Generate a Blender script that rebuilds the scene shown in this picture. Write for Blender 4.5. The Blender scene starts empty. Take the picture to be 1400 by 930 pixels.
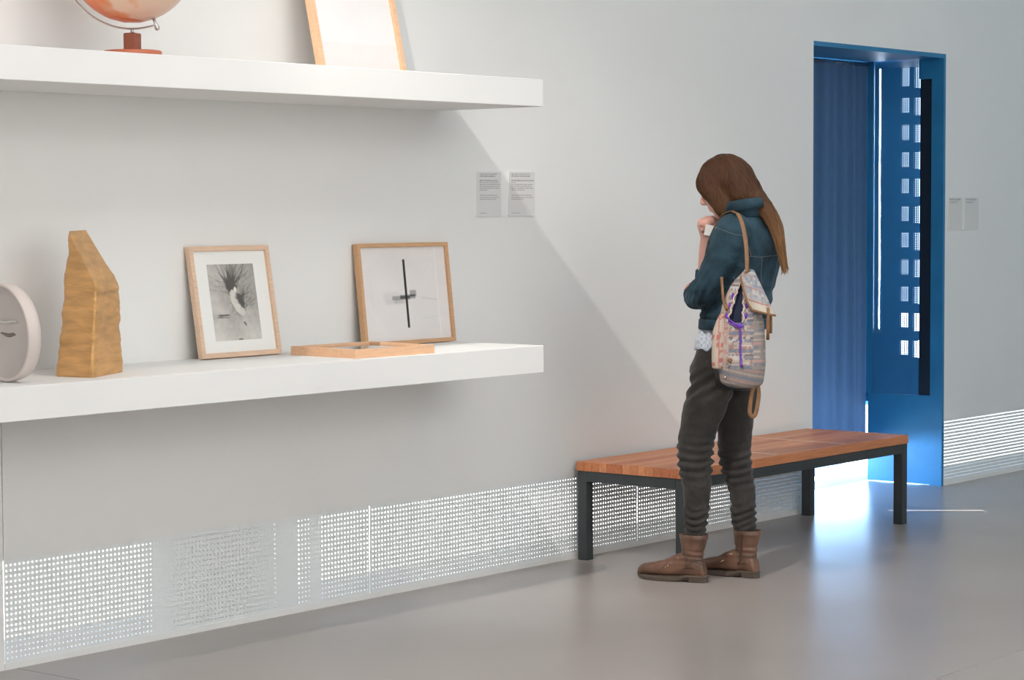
import bpy, bmesh, math, random
from mathutils import Vector, Matrix, noise
R = math.radians
random.seed(7)
scene = bpy.context.scene
COL = scene.collection

# ------------------------------------------------------------------ camera
FPX = 3186.93                                   # focal length in pixels of the 1400 px wide frame
cam_d = bpy.data.cameras.new('camera'); cam = bpy.data.objects.new('camera', cam_d); COL.objects.link(cam)
cam_d.sensor_width = 36.0; cam_d.lens = FPX * 36.0 / 1400.0; cam_d.clip_end = 200
a_, t_, r_ = R(38.8211), R(3.2322), R(-0.2351)
fw = Vector((math.cos(t_)*math.cos(a_), math.cos(t_)*math.sin(a_), -math.sin(t_)))
rt = Vector((math.sin(a_), -math.cos(a_), 0)); up = rt.cross(fw)
rt, up = rt*math.cos(r_) + up*math.sin(r_), up*math.cos(r_) - rt*math.sin(r_)
M = Matrix((rt, up, -fw)).transposed().to_4x4(); M.translation = (0, -6.0978, 1.52)
cam.matrix_world = M
scene.camera = cam

# ------------------------------------------------------------------ world, lamps, exposure
scene.view_settings.view_transform = 'Standard'
scene.view_settings.look = 'None'
scene.view_settings.gamma = 1.0
scene.view_settings.use_curve_mapping = False
scene.view_settings.exposure = 0.0
scene.cycles.use_denoising = True
scene.cycles.max_bounces = 10
scene.cycles.diffuse_bounces = 6
scene.cycles.sample_clamp_indirect = 6.0
scene.cycles.caustics_reflective = False
scene.cycles.caustics_refractive = False
w = bpy.data.worlds.new('sky'); scene.world = w; w.use_nodes = True
bg = w.node_tree.nodes['Background']
bg.inputs[0].default_value = (0.50, 0.74, 1.0, 1); bg.inputs[1].default_value = 2.6

def lamp(name, kind, loc, target, energy, color, **kw):
    d = bpy.data.lights.new(name, kind); d.energy = energy; d.color = color
    for k, v in kw.items(): setattr(d, k, v)
    o = bpy.data.objects.new(name, d); COL.objects.link(o); o.location = loc
    o.rotation_euler = (Vector(target) - Vector(loc)).to_track_quat('-Z', 'Y').to_euler()
    return o
WARM = (1.0, 0.94, 0.87)
# track spotlights hung under the 5.2 m ceiling
lamp('track_spot', 'SPOT', (4.00, -1.47, 4.77), (8.3, -0.3, 0.28), 530, WARM, spot_size=R(35), spot_blend=1.0, shadow_soft_size=0.025)
lamp('track_spot', 'SPOT', (8.15, -2.35, 4.77), (8.2, -0.5, 0.0), 64, WARM, spot_size=R(54), spot_blend=0.9, shadow_soft_size=0.05)
lamp('track_spot', 'SPOT', (4.60, -1.47, 4.77), (5.3, -0.5, 1.0), 62, (1, 0.93, 0.88), spot_size=R(74), spot_blend=0.9, shadow_soft_size=0.04)
lamp('track_spot', 'SPOT', (4.40, -4.30, 4.77), (5.3, 0.0, 1.15), 48, WARM, spot_size=R(46), spot_blend=0.9, shadow_soft_size=0.12)
lamp('track_spot', 'SPOT', (4.00, -1.47, 4.77), (6.4, -1.45, 0.0), 230, WARM, spot_size=R(44), spot_blend=0.9, shadow_soft_size=0.025)  # extra lamp added beside the first to strengthen the floor shadow band
# unseen fill lamps added for soft light, direct and off the wall opposite
lamp('ceiling_fill', 'AREA', (3.0, -4.0, 5.1), (3.0, -3.99, 0), 90, (1.0, 0.97, 0.94), shape='RECTANGLE', size=7.0, size_y=2.0)
lamp('ceiling_fill', 'AREA', (12.6, -4.2, 5.1), (12.6, -4.19, 0), 60, (0.30, 0.72, 1.0), shape='RECTANGLE', size=6.0, size_y=2.0)  # unseen fill, tinted to turn the right wall bluish
lamp('wall_fill', 'AREA', (3.5, -8.8, 4.4), (6.0, 0, 1.4), 40, (1.0, 0.99, 0.97), shape='RECTANGLE', size=9.0, size_y=1.2)
lamp('bounce_fill', 'AREA', (3.0, -7.0, 4.9), (3.0, -9.6, 1.2), 840, (0.97, 0.99, 0.985), shape='RECTANGLE', size=9.0, size_y=0.8)  # added to bounce soft light off the opposite wall
# area lamps added in the passage, standing in for daylight behind the curtain
lamp('passage_daylight', 'AREA', (10.65, 1.20, 0.10), (10.65, 0.47, 0.55), 58, (0.36, 0.62, 1.0), shape='RECTANGLE', size=1.2, size_y=0.2)
lamp('passage_daylight', 'AREA', (12.05, 1.40, 0.20), (10.45, 0.35, 0.10), 46, (0.36, 0.62, 1.0), shape='RECTANGLE', size=1.5, size_y=0.36)
# the sun, which enters only through an added roof slot by the doorway
sun_dir = Vector((0.02, 0.004, -1)).normalized()
sd = bpy.data.lights.new('sun', 'SUN'); sd.energy = 34; sd.angle = R(0.12); sd.color = (1, 0.97, 0.92)
so = bpy.data.objects.new('sun', sd); COL.objects.link(so); so.rotation_euler = sun_dir.to_track_quat('-Z', 'Y').to_euler()

# ------------------------------------------------------------------ helpers
def link(o, parent=None):
    COL.objects.link(o)
    if parent is not None: o.parent = parent
    return o
def tag(o, label=None, cat=None, group=None, kind=None):
    if label: o['label'] = label
    if cat: o['category'] = cat
    if group: o['group'] = group
    if kind: o['kind'] = kind
    return o
def empty(name, loc=(0, 0, 0), rot=(0, 0, 0)):
    o = bpy.data.objects.new(name, None); o.empty_display_size = 0.1
    o.location = loc; o.rotation_euler = rot
    return link(o)
def from_bm(name, bm, mat, parent=None, smooth=False):
    me = bpy.data.meshes.new(name); bmesh.ops.recalc_face_normals(bm, faces=bm.faces); bm.to_mesh(me); bm.free()
    if mat: me.materials.append(mat)
    if smooth: me.polygons.foreach_set('use_smooth', [True]*len(me.polygons))
    return link(bpy.data.objects.new(name, me), parent)
def from_py(name, verts, faces, mat, parent=None, smooth=False):
    me = bpy.data.meshes.new(name); me.from_pydata([tuple(v) for v in verts], [], faces); me.update()
    if mat: me.materials.append(mat)
    if smooth: me.polygons.foreach_set('use_smooth', [True]*len(me.polygons))
    return link(bpy.data.objects.new(name, me), parent)
def add_box(bm, lo, hi, bevel=0.0, seg=2):
    b = bmesh.new()
    bmesh.ops.create_cube(b, size=1.0)
    for v in b.verts:
        v.co = Vector(((lo[i]+hi[i])/2 + v.co[i]*(hi[i]-lo[i])) for i in range(3))
    if bevel > 0: bmesh.ops.bevel(b, geom=b.edges[:], offset=bevel, segments=seg, profile=0.5, affect='EDGES')
    me = bpy.data.meshes.new('tmp'); b.to_mesh(me); b.free(); bm.from_mesh(me); bpy.data.meshes.remove(me)
def box(name, lo, hi, mat, parent=None, bevel=0.0, seg=2):
    bm = bmesh.new(); add_box(bm, lo, hi, bevel, seg); return from_bm(name, bm, mat, parent)
def ring_loft(rings, cap=True, closed=True):
    """verts, faces of a skin through rings of equal vertex count"""
    n = len(rings[0]); V = [v for r in rings for v in r]; F = []
    m = n if closed else n-1
    for i in range(len(rings)-1):
        for j in range(m):
            k = (j+1) % n
            F.append((i*n+j, i*n+k, (i+1)*n+k, (i+1)*n+j))
    if cap and closed:
        F.append(tuple(range(n-1, -1, -1))); F.append(tuple((len(rings)-1)*n+j for j in range(n)))
    return V, F
def frame_of(d, hint=Vector((0, 0, 1))):
    d = d.normalized()
    if abs(d.dot(hint)) > 0.98: hint = Vector((0, 1, 0)) if abs(d.y) < 0.9 else Vector((1, 0, 0))
    x = hint.cross(d).normalized(); return x, d.cross(x)
def tube_rings(pts, radii, n=10, flat=1.0, hint=Vector((0, 0, 1))):
    pts = [Vector(q) for q in pts]; rings = []
    x = None
    for i, q in enumerate(pts):
        d = (pts[min(i+1, len(pts)-1)] - pts[max(i-1, 0)]).normalized()
        if x is None: x, y = frame_of(d, hint)
        else:
            x = (x - d*x.dot(d)).normalized(); y = d.cross(x)
        r = radii[i] if hasattr(radii, '__len__') else radii
        ra, rb = r if hasattr(r, '__len__') else (r, r*flat)
        rings.append([q + x*(ra*math.cos(t)) + y*(rb*math.sin(t)) for t in (2*math.pi*k/n for k in range(n))])
    return rings
def add_tube(bm, pts, radii, n=10, flat=1.0, hint=Vector((0, 0, 1))):
    V, F = ring_loft(tube_rings(pts, radii, n, flat, hint))
    vs = [bm.verts.new(v) for v in V]
    for f in F: bm.faces.new([vs[i] for i in f])
def tube(name, pts, radii, mat, parent=None, n=10, flat=1.0, hint=Vector((0, 0, 1))):
    bm = bmesh.new(); add_tube(bm, pts, radii, n, flat, hint); return from_bm(name, bm, mat, parent, True)
def smooth_pts(pts, sub=4):
    """Catmull-Rom through the points (tuples of any length)"""
    P = [tuple(q) for q in pts]; out = []
    for i in range(len(P)-1):
        p0, p1, p2, p3 = P[max(i-1, 0)], P[i], P[i+1], P[min(i+2, len(P)-1)]
        for s in range(sub):
            t = s/sub
            out.append(tuple(0.5*((2*b)+(-a+c)*t+(2*a-5*b+4*c-d)*t*t+(-a+3*b-3*c+d)*t*t*t) for a, b, c, d in zip(p0, p1, p2, p3)))
    out.append(P[-1]); return out
def lathe(name, prof, mat, parent=None, n=48, cx=0, cy=0, cap=True):
    rings = [[Vector((cx+r*math.cos(2*math.pi*k/n), cy+r*math.sin(2*math.pi*k/n), z)) for k in range(n)] for r, z in prof]
    V, F = ring_loft(rings, cap); return from_py(name, V, F, mat, parent, True)

# ------------------------------------------------------------------ materials
def mat(name, color, rough=0.5, metal=0.0, spec=0.5, var=0.0, vscale=8.0, bump=0.0, bscale=40.0, emit=None, estr=0.0, stretch=None, detail=4.0, sheen=0.0):
    m = bpy.data.materials.new(name); m.use_nodes = True; nt = m.node_tree; n = nt.nodes; l = nt.links
    b = n['Principled BSDF']; b.inputs['Base Color'].default_value = (*color, 1)
    b.inputs['Roughness'].default_value = rough; b.inputs['Metallic'].default_value = metal
    b.inputs['Specular IOR Level'].default_value = spec
    if sheen: b.inputs['Sheen Weight'].default_value = sheen
    if emit: b.inputs['Emission Color'].default_value = (*emit, 1); b.inputs['Emission Strength'].default_value = estr
    tc = n.new('ShaderNodeTexCoord'); src = tc.outputs['Object']
    if stretch:
        mp = n.new('ShaderNodeMapping'); mp.inputs['Scale'].default_value = stretch; l.new(src, mp.inputs[0]); src = mp.outputs[0]
    if var:
        ns = n.new('ShaderNodeTexNoise'); ns.inputs['Scale'].default_value = vscale; ns.inputs['Detail'].default_value = detail; l.new(src, ns.inputs[0])
        rp = n.new('ShaderNodeValToRGB'); l.new(ns.outputs[0], rp.inputs[0])
        rp.color_ramp.elements[0].position = 0.3; rp.color_ramp.elements[1].position = 0.7
        rp.color_ramp.elements[0].color = (*[max(0, c*(1-var)) for c in color], 1)
        rp.color_ramp.elements[1].color = (*[min(1, c*(1+var)) for c in color], 1)
        l.new(rp.outputs[0], b.inputs['Base Color'])
    if bump:
        n2 = n.new('ShaderNodeTexNoise'); n2.inputs['Scale'].default_value = bscale; n2.inputs['Detail'].default_value = 5; l.new(src, n2.inputs[0])
        bp = n.new('ShaderNodeBump'); bp.inputs['Strength'].default_value = bump; bp.inputs['Distance'].default_value = 0.01
        l.new(n2.outputs[0], bp.inputs['Height']); l.new(bp.outputs[0], b.inputs['Normal'])
    return m
def attr_mat(name, rough=0.8, spec=0.2, attr='Col', bump=0.0, bscale=200):
    m = mat(name, (1, 1, 1), rough, spec=spec, bump=bump, bscale=bscale); nt = m.node_tree
    a = nt.nodes.new('ShaderNodeVertexColor'); a.layer_name = attr
    nt.links.new(a.outputs[0], nt.nodes['Principled BSDF'].inputs['Base Color']); return m

M_wall = mat('wall_paint', (0.80, 0.80, 0.79), 0.85, spec=0.2, var=0.012, vscale=1.5, bump=0.03, bscale=90)
M_shelf = mat('shelf_paint', (0.84, 0.84, 0.835), 0.6, spec=0.3, var=0.01, vscale=3, bump=0.015, bscale=60)
M_perf = mat('perforated_metal_paint', (0.79, 0.82, 0.83), 0.55, spec=0.4)
M_ceil = mat('ceiling_paint', (0.7, 0.7, 0.7), 0.9)
M_blue = mat('blue_lining', (0.025, 0.20, 0.41), 0.45, spec=0.4, var=0.12, vscale=5, bump=0.04, bscale=60)  # even blue base colour over the doorway lining
M_bluemetal = mat('blue_perforated_metal', (0.05, 0.22, 0.42), 0.4, spec=0.5, metal=0.3)
M_channel = mat('black_channel', (0.006, 0.012, 0.022), 0.5)
M_ground = mat('outside_paving', (0.62, 0.62, 0.62), 0.8, var=0.1, vscale=3)

# polished concrete: cloudy colour, cloudy gloss
M_floor = mat('polished_concrete', (0.325, 0.29, 0.27), 0.32, spec=0.42, var=0.12, vscale=0.8, detail=8)
nt = M_floor.node_tree; n = nt.nodes; l = nt.links; b = n['Principled BSDF']
[x for x in n if x.type == 'VALTORGB'][0].color_ramp.elements[0].position = 0.12; [x for x in n if x.type == 'VALTORGB'][0].color_ramp.elements[1].position = 0.88
tc = [x for x in n if x.type == 'TEX_COORD'][0]
ns = n.new('ShaderNodeTexNoise'); ns.inputs['Scale'].default_value = 1.4; ns.inputs['Detail'].default_value = 3; l.new(tc.outputs['Object'], ns.inputs[0])
mr = n.new('ShaderNodeMapRange'); mr.clamp = False; mr.inputs[1].default_value = 0.05; mr.inputs[2].default_value = 0.95; mr.inputs[3].default_value = 0.24; mr.inputs[4].default_value = 0.37
l.new(ns.outputs[0], mr.inputs[0]); l.new(mr.outputs[0], b.inputs['Roughness'])
n2 = n.new('ShaderNodeTexNoise'); n2.inputs['Scale'].default_value = 14; n2.inputs['Detail'].default_value = 3; l.new(tc.outputs['Object'], n2.inputs[0])
bp = n.new('ShaderNodeBump'); bp.inputs['Strength'].default_value = 0.003; bp.inputs['Distance'].default_value = 0.01

# ------------------------------------------------------------------ the room
XL, XR, YF, ZC = -5.0, 17.0, -10.0, 5.2
DL, DR, DZ, DEEP = 9.9665, 11.3035, 2.322, 0.44         # doorway and depth of the wall
GL = 4.897                                              # vertical board joint under the shelves
ZP0, ZP1 = 0.022, 0.364                                 # perforated strip along the wall base

floor = tag(box('floor', (XL, YF, -0.2), (XR, DEEP, -0.012), M_floor), kind='structure')
gx, gy = [XL, 4.945, XR], [YF, -2.49, DEEP+0.02]
for i in range(2):
    for j in range(2):
        box('floor_slab', (gx[i]+0.002, gy[j]+0.002, -0.012), (gx[i+1]-0.002, gy[j+1]-0.002, 0), M_floor, floor, 0.0015, 1)
tag(box('ground', (-10, DEEP+0.02, -0.2), (30, 40, -0.004), M_ground), kind='structure')

wall = bmesh.new()
add_box(wall, (XL, 0, 0), (GL-0.002, 0.03, ZC))                  # left of the joint
add_box(wall, (GL-0.004, 0.006, ZP1), (GL+0.004, 0.03, ZC))      # bottom of the joint
add_box(wall, (GL+0.002, 0, ZP1), (DL, 0.03, ZC))                # over the perforated strip
add_box(wall, (GL, 0, 0), (DL, 0.03, ZP0))                       # plinth
add_box(wall, (DL-0.02, 0.0, ZP0), (DL, 0.03, ZP1))
add_box(wall, (DL, 0, DZ), (DR, 0.03, ZC))                       # over the doorway
add_box(wall, (DR, 0, ZP1), (XR, 0.03, ZC)); add_box(wall, (DR, 0, 0), (XR, 0.03, ZP0))
add_box(wall, (DR, 0, ZP0), (DR+0.02, 0.03, ZP1))
add_box(wall, (XL, DEEP-0.03, 0.42), (DL, DEEP, ZC))             # outer skin, open below
add_box(wall, (XL, 0.03, 0.40), (DL-0.03, DEEP, 0.42))
add_box(wall, (DL-0.06, DEEP, 0), (DL-0.03, 2.6, 2.6))            # unseen wall added to block passage light from the holes
add_box(wall, (DR+0.62, DEEP-0.03, 0.42), (XR, DEEP, ZC)); add_box(wall, (DR+0.62, 0.03, 0.40), (XR, DEEP, 0.42))
wall_back = tag(from_bm('wall_back', wall, M_wall), kind='structure')

def perforated(name, x0, x1, z0, z1, px, pz, r, y, matl, parent, nseg=8, stagger=False, thick=0.002, place=None):
    """a sheet in which every hole is cut: each cell is a rim of quads around its hole"""
    nx, nz = int((x1-x0)/px), int((z1-z0)/pz); ox = (x1-x0-nx*px)/2; oz = (z1-z0-nz*pz)/2
    V, F, cache = [], [], {}
    def vert(x, z):
        k = (round(x*1e5), round(z*1e5))
        if k not in cache: cache[k] = len(V); V.append((x, z))
        return cache[k]
    for i in range(nx):
        for j in range(nz):
            cx, cz = x0+ox+(i+0.5)*px, z0+oz+(j+0.5)*pz
            inner, outer = [], []
            for k in range(nseg):
                t = 2*math.pi*(k+0.5)/nseg; c, s = math.cos(t), math.sin(t)
                inner.append(vert(cx+r*c, cz+r*s))
                m = max(abs(c)/(px/2), abs(s)/(pz/2)); ex, ez = c/m, s/m
                if nseg == 8:
                    ex = math.copysign(min(abs(ex), px/2), ex); ez = math.copysign(min(abs(ez), pz/2), ez)
                outer.append(vert(cx+ex, cz+ez))
            corners = [vert(cx+sx*px/2, cz+sz*pz/2) for sx, sz in ((1, 1), (-1, 1), (-1, -1), (1, -1))]
            for k in range(nseg):
                a, b2 = inner[k], inner[(k+1) % nseg]; c, d = outer[(k+1) % nseg], outer[k]
                q = nseg//4; co = None
                if k % q == 0 and nseg == 8: co = corners[k//q]
                F.append((a, d, co, c, b2) if co is not None else (a, d, c, b2))
    if ox > 1e-4:
        for xa, xb in ((x0, x0+ox), (x1-ox, x1)):
            b = len(V); V += [(xa, z0), (xb, z0), (xb, z1), (xa, z1)]; F.append((b, b+1, b+2, b+3))
    if oz > 1e-4:
        for za, zb in ((z0, z0+oz), (z1-oz, z1)):
            b = len(V); V += [(x0+ox, za), (x1-ox, za), (x1-ox, zb), (x0+ox, zb)]; F.append((b, b+1, b+2, b+3))
    place = place or (lambda u, v: (u, y, v))
    return from_py(name, [place(*v) for v in V], F, matl, parent)

PITCH = 0.0182
for x0, x1 in ((4.8975, 6.6868), (6.6885, 8.4718), (8.4735, DL-0.0205), (DR+0.0205, 13.1000), (13.1015, 14.9)):
    perforated('perforated_panel', x0, x1, ZP0, ZP1, PITCH, PITCH, 0.0029, 0.001, M_perf, wall_back)
# unseen boards added inside the wall to dim the holes in front
for x0, x1 in ((5.60, 6.20), (6.23, 6.33), (6.40, 6.46)): box('stud', (x0, 0.05, 0), (x1, 0.09, 0.40), M_wall, wall_back)

# doorway lining
lin = bmesh.new()
NX0, NX1 = DR+0.62, DR+0.64                                                    # back of the niche: a board with openings
add_box(lin, (DL, -0.001, DZ-0.003), (DR+0.02, DEEP+0.25, DZ+0.02)); add_box(lin, (DR, 0.03, DZ), (NX1, 1.5, DZ+0.02))                    # soffit
add_box(lin, (DL-0.03, 0.002, 0), (DL, DEEP+0.02, DZ))                         # hidden jamb
add_box(lin, (DR-0.003, -0.001, 0.0), (DR+0.02, 0.072, DZ-0.003)); add_box(lin, (DR-0.003, 0.072, 2.212), (DR+0.02, 0.147, DZ))
add_box(lin, (DR-0.003, 0.072, 0.004), (DR+0.02, DEEP+0.018, 0.490))                       # solid lower part
add_box(lin, (DR-0.003, DEEP-0.006, 0.49), (DR+0.02, 0.60, DZ)); add_box(lin, (DR, 0.6, 0.42), (DR+0.02, 1.5, DZ)); add_box(lin, (DR, 1.48, 0.42), (NX1, 1.5, DZ+0.02))  # unseen boards added to keep stray light off the curtain edge and niche
add_box(lin, (NX0, 0.03, 0.44), (NX1, 0.485, DZ+0.02)); add_box(lin, (NX0, 0.53, 0.44), (NX1, 0.552, DZ+0.02))
add_box(lin, (NX0, 0.61, 0.44), (NX1, 1.5, DZ+0.02))
add_box(lin, (NX0, 0.485, 0.44), (NX1, 0.61, 0.60))
for k in range(1, 12):
    z = 0.44+0.155*k
    add_box(lin, (NX0, 0.485, z), (NX1, 0.53, z+0.055)); add_box(lin, (NX0, 0.552, z), (NX1, 0.61, z+0.07))
add_box(lin, (DR+0.02, 0.03, 0.42), (NX1, 1.5, 0.44))
jamb = tag(from_bm('trim_1', lin, M_blue), kind='structure')
box('channel', (DR+0.006, 0.073, 0.492), (DR+0.030, 0.146, 2.211), M_channel, jamb)
perforated('perforated_screen', 0.147, DEEP-0.006, 0.492, DZ-0.004, 0.0118, 0.0102, 0.0030, 0, M_bluemetal, jamb, nseg=8, place=lambda u, v: (DR-0.001, u, v))
# the other sides of the room, with an unseen roof slot added to draw the sunlit line
tag(box('wall_left', (XL-0.1, YF, 0), (XL, DEEP, ZC), M_wall), kind='structure')
tag(box('wall_right', (XR, YF, 0), (XR+0.1, DEEP, ZC), M_wall), kind='structure')
tag(box('wall_front', (XL, YF-0.1, 0), (XR, YF, ZC), M_wall), kind='structure')
s0, s1 = Vector((10.236, -0.281, 0)), Vector((10.522, -0.66, 0))          # the sunlit line on the floor
k = ZC/(-sun_dir.z); q0, q1 = s0 - sun_dir*k, s1 - sun_dir*k
ax = (q1-q0).normalized(); ay = Vector((-ax.y, ax.x, 0)); mid = (q0+q1)/2; L2, W2 = (q1-q0).length/2, 0.004
def slot_pt(u, v): return mid + ax*u + ay*v
bm = bmesh.new()
inner = [bm.verts.new(slot_pt(u, v)) for u, v in ((-L2, -W2), (L2, -W2), (L2, W2), (-L2, W2))]
ang = sorted([(XL-0.2, YF-0.2), (XR+0.2, YF-0.2), (XR+0.2, DEEP), (XL-0.2, DEEP)], key=lambda c: math.atan2((Vector((c[0], c[1], 0))-mid).dot(ay), (Vector((c[0], c[1], 0))-mid).dot(ax)))
outer = [bm.verts.new((x, y, ZC)) for x, y in ang]
bm.verts.ensure_lookup_table()
# order the outer corners like the inner ones (by angle about the slot) and bridge
ia = sorted(inner, key=lambda v: math.atan2((v.co-mid).dot(ay)/W2, (v.co-mid).dot(ax)/L2))
for i in range(4):
    bm.faces.new((ia[i], ia[(i+1) % 4], outer[(i+1) % 4], outer[i]))
for v in bm.verts: v.co.z = ZC
tag(from_bm('ceiling', bm, M_ceil), kind='structure')

# ------------------------------------------------------------------ curtain in the doorway
M_curtain = mat('blue_grey_curtain', (0.018, 0.046, 0.078), 0.9, spec=0.1, var=0.08, vscale=60, stretch=(1, 1, 0.2), bump=0.05, bscale=400)
cb = M_curtain.node_tree; pb = cb.nodes['Principled BSDF']; out = [x for x in cb.nodes if x.type == 'OUTPUT_MATERIAL'][0]
tl = cb.nodes.new('ShaderNodeBsdfTranslucent'); tl.inputs[0].default_value = (0.25, 0.40, 0.66, 1)
mx = cb.nodes.new('ShaderNodeMixShader'); mx.inputs[0].default_value = 0.045
cb.links.new(pb.outputs[0], mx.inputs[1]); cb.links.new(tl.outputs[0], mx.inputs[2]); cb.links.new(mx.outputs[0], out.inputs[0])
V, F = [], []; nx, nz = 150, 24; x0, x1 = DL+0.004, DR-0.0032
for side in (0,):
    for j in range(nz+1):
        for i in range(nx+1):
            u, v = i/nx, j/nz; x = x0+(x1-x0)*u
            fold = min(1, (1-u)*14)*0.016*math.sin(u*34+0.6*math.sin(u*9)) + min(1, (1-u)*14)*(0.008*math.sin(u*83+1.3) + 0.010*math.sin(u*13+v*1.5))
            V.append((x, 0.472 + fold*(1-0.15*v) + side*0.003, 0.20 + (DZ-0.02-0.20)*v + 0.006*math.sin(u*34)*(1-v)))
S = (nx+1)*(nz+1)
for j in range(nz):
    for i in range(nx):
        a = j*(nx+1)+i; F.append((a, a+1, a+nx+2, a+nx+1))
cur = empty('curtain', (0, 0, 0)); tag(cur, 'long dark blue curtain hanging in the doorway with daylight under its hem', 'curtain')
from_py('cloth', V, F, M_curtain, cur, True)
M_rail = mat('rail_metal', (0.25, 0.28, 0.32), 0.4, metal=0.8)
tube('curtain_rail', [(DL+0.003, 0.475, DZ-0.018), (DR-0.003, 0.475, DZ-0.018)], 0.012, M_rail, cur)

# glowing rod added in place of the bright slit behind the doorway screen
M_slit = mat('slit_glow', (1, 1, 1), 0.5, emit=(0.72, 0.86, 1.0), estr=70.0)
lt = empty('slit_rod', (DR+0.060, 0.424, 0.82)); tag(lt, 'tall thin glowing rod added for the bright slit behind the blue doorway screen', 'glowing rod')
tube('glow_rod', [(0, 0, 0.02), (0, 0, DZ-0.86)], 0.0065, M_slit, lt, 10); lathe('cap', [(0.002, 0.0), (0.010, 0.0), (0.010, 0.022), (0.002, 0.024)], M_rail, lt, 16)
box('bracket', (-0.038, -0.012, 0.0), (-0.004, 0.012, 0.012), M_rail, lt)
# ------------------------------------------------------------------ shelves
XE, SD = 7.1202, 0.5274
ZU1, ZU0, ZL1, ZL0 = 2.0162, 1.9116, 0.9883, 0.8824
sh = box('floating_shelf', (3.0, -SD, ZL0), (XE, -0.0005, ZL1), M_shelf, None, 0.002, 2)
tag(sh, 'thick white floating shelf that holds the golden stone and the small framed prints', 'shelf', 'white wall shelves')
sh = box('floating_shelf', (3.0, -SD, ZU0), (XE, -0.0005, ZU1), M_shelf, None, 0.002, 2)
tag(sh, 'thick white floating shelf that holds the orange globe', 'shelf', 'white wall shelves')

# ------------------------------------------------------------------ prints and frames
M_print = attr_mat('printed_paper', 0.75, 0.3)
def printed_sheet(name, w, h, nx, nz, func, parent, y=0.0, x0=None, z0=0.0):
    """a sheet of paper in the XZ plane facing -Y, its print held as colours per vertex"""
    x0 = -w/2 if x0 is None else x0
    V = [(x0+w*i/nx, y, z0+h*j/nz) for j in range(nz+1) for i in range(nx+1)]
    F = [(j*(nx+1)+i, j*(nx+1)+i+1, (j+1)*(nx+1)+i+1, (j+1)*(nx+1)+i) for j in range(nz) for i in range(nx)]
    o = from_py(name, V, F, M_print, parent)
    at = o.data.color_attributes.new('Col', 'FLOAT_COLOR', 'POINT')
    data = []
    for j in range(nz+1):
        for i in range(nx+1):
            data += [*func(i/nx, j/nz), 1.0]
    at.data.foreach_set('color', data); return o
M_glass = bpy.data.materials.new('picture_glass'); M_glass.use_nodes = True
gn = M_glass.node_tree; gn.nodes.remove(gn.nodes['Principled BSDF']); go = gn.nodes['Material Output']
tr = gn.nodes.new('ShaderNodeBsdfTransparent'); gl = gn.nodes.new('ShaderNodeBsdfGlossy'); gl.inputs['Roughness'].default_value = 0.02
fr = gn.nodes.new('ShaderNodeFresnel'); fr.inputs[0].default_value = 1.35; mx = gn.nodes.new('ShaderNodeMixShader')
gg = gn.nodes.new('ShaderNodeNewGeometry'); inv = gn.nodes.new('ShaderNodeMath'); inv.operation = 'SUBTRACT'; inv.inputs[0].default_value = 1.0; mul = gn.nodes.new('ShaderNodeMath'); mul.operation = 'MULTIPLY'
gn.links.new(gg.outputs['Backfacing'], inv.inputs[1]); gn.links.new(fr.outputs[0], mul.inputs[0]); gn.links.new(inv.outputs[0], mul.inputs[1]); gn.links.new(mul.outputs[0], mx.inputs[0]); gn.links.new(tr.outputs[0], mx.inputs[1]); gn.links.new(gl.outputs[0], mx.inputs[2]); gn.links.new(mx.outputs[0], go.inputs[0])
def wood(name, c, var=0.10, st=(3, 40, 40), rough=0.45):
    return mat(name, c, rough, spec=0.35, var=var, vscale=4, stretch=st, detail=5, bump=0.02, bscale=30)
M_beech = wood('pale_beech', (0.74, 0.53, 0.38)); M_oak = wood('oak_frame', (0.62, 0.37, 0.205)); M_peach = wood('pale_orange_wood', (0.80, 0.50, 0.31))
M_board = mat('backing_board', (0.30, 0.24, 0.18), 0.8); M_mount = mat('white_mount', (0.86, 0.86, 0.835), 0.8)

def picture_frame(name, w, h, depth, bar, wood_m, mount_m, loc, rot, art=None):
    """outer size w x h, back at y=0, front at y=-depth, bottom edge at z=0"""
    root = empty(name, loc, rot)
    c = 0.0004
    def rail(pts):
        V = [(x, y, z) for y in (0, -depth) for x, z in pts]
        bm = bmesh.new(); vs = [bm.verts.new(v) for v in V]
        for f in ((0, 1, 2, 3), (7, 6, 5, 4), (0, 4, 5, 1), (1, 5, 6, 2), (2, 6, 7, 3), (3, 7, 4, 0)): bm.faces.new([vs[i] for i in f])
        bmesh.ops.bevel(bm, geom=bm.edges[:], offset=0.0008, segments=1, affect='EDGES')
        from_bm('frame_rail', bm, wood_m, root)
    a, b2 = w/2, h
    rail([(-a, 0), (a, 0), (a-bar, bar), (-a+bar, bar)]); rail([(-a, b2), (-a+bar, b2-bar), (a-bar, b2-bar), (a, b2)])
    rail([(-a, 0), (-a+bar, bar), (-a+bar, b2-bar), (-a, b2)]); rail([(a, 0), (a, b2), (a-bar, b2-bar), (a-bar, bar)])
    box('backing_board', (-a+bar-0.002, -0.006, bar-0.002), (a-bar+0.002, -0.002, b2-bar+0.002), M_board, root)
    box('mount', (-a+bar, -depth*0.55, bar), (a-bar, -0.006, b2-bar), mount_m, root)
    if art: art(root, -depth*0.55-0.0006)
    V = [(-a+bar, -depth*0.78, bar), (a-bar, -depth*0.78, bar), (a-bar, -depth*0.78, b2-bar), (-a+bar, -depth*0.78, b2-bar)]
    from_py('glass', V, [(0, 1, 2, 3)], M_glass, root)
    return root

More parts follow.
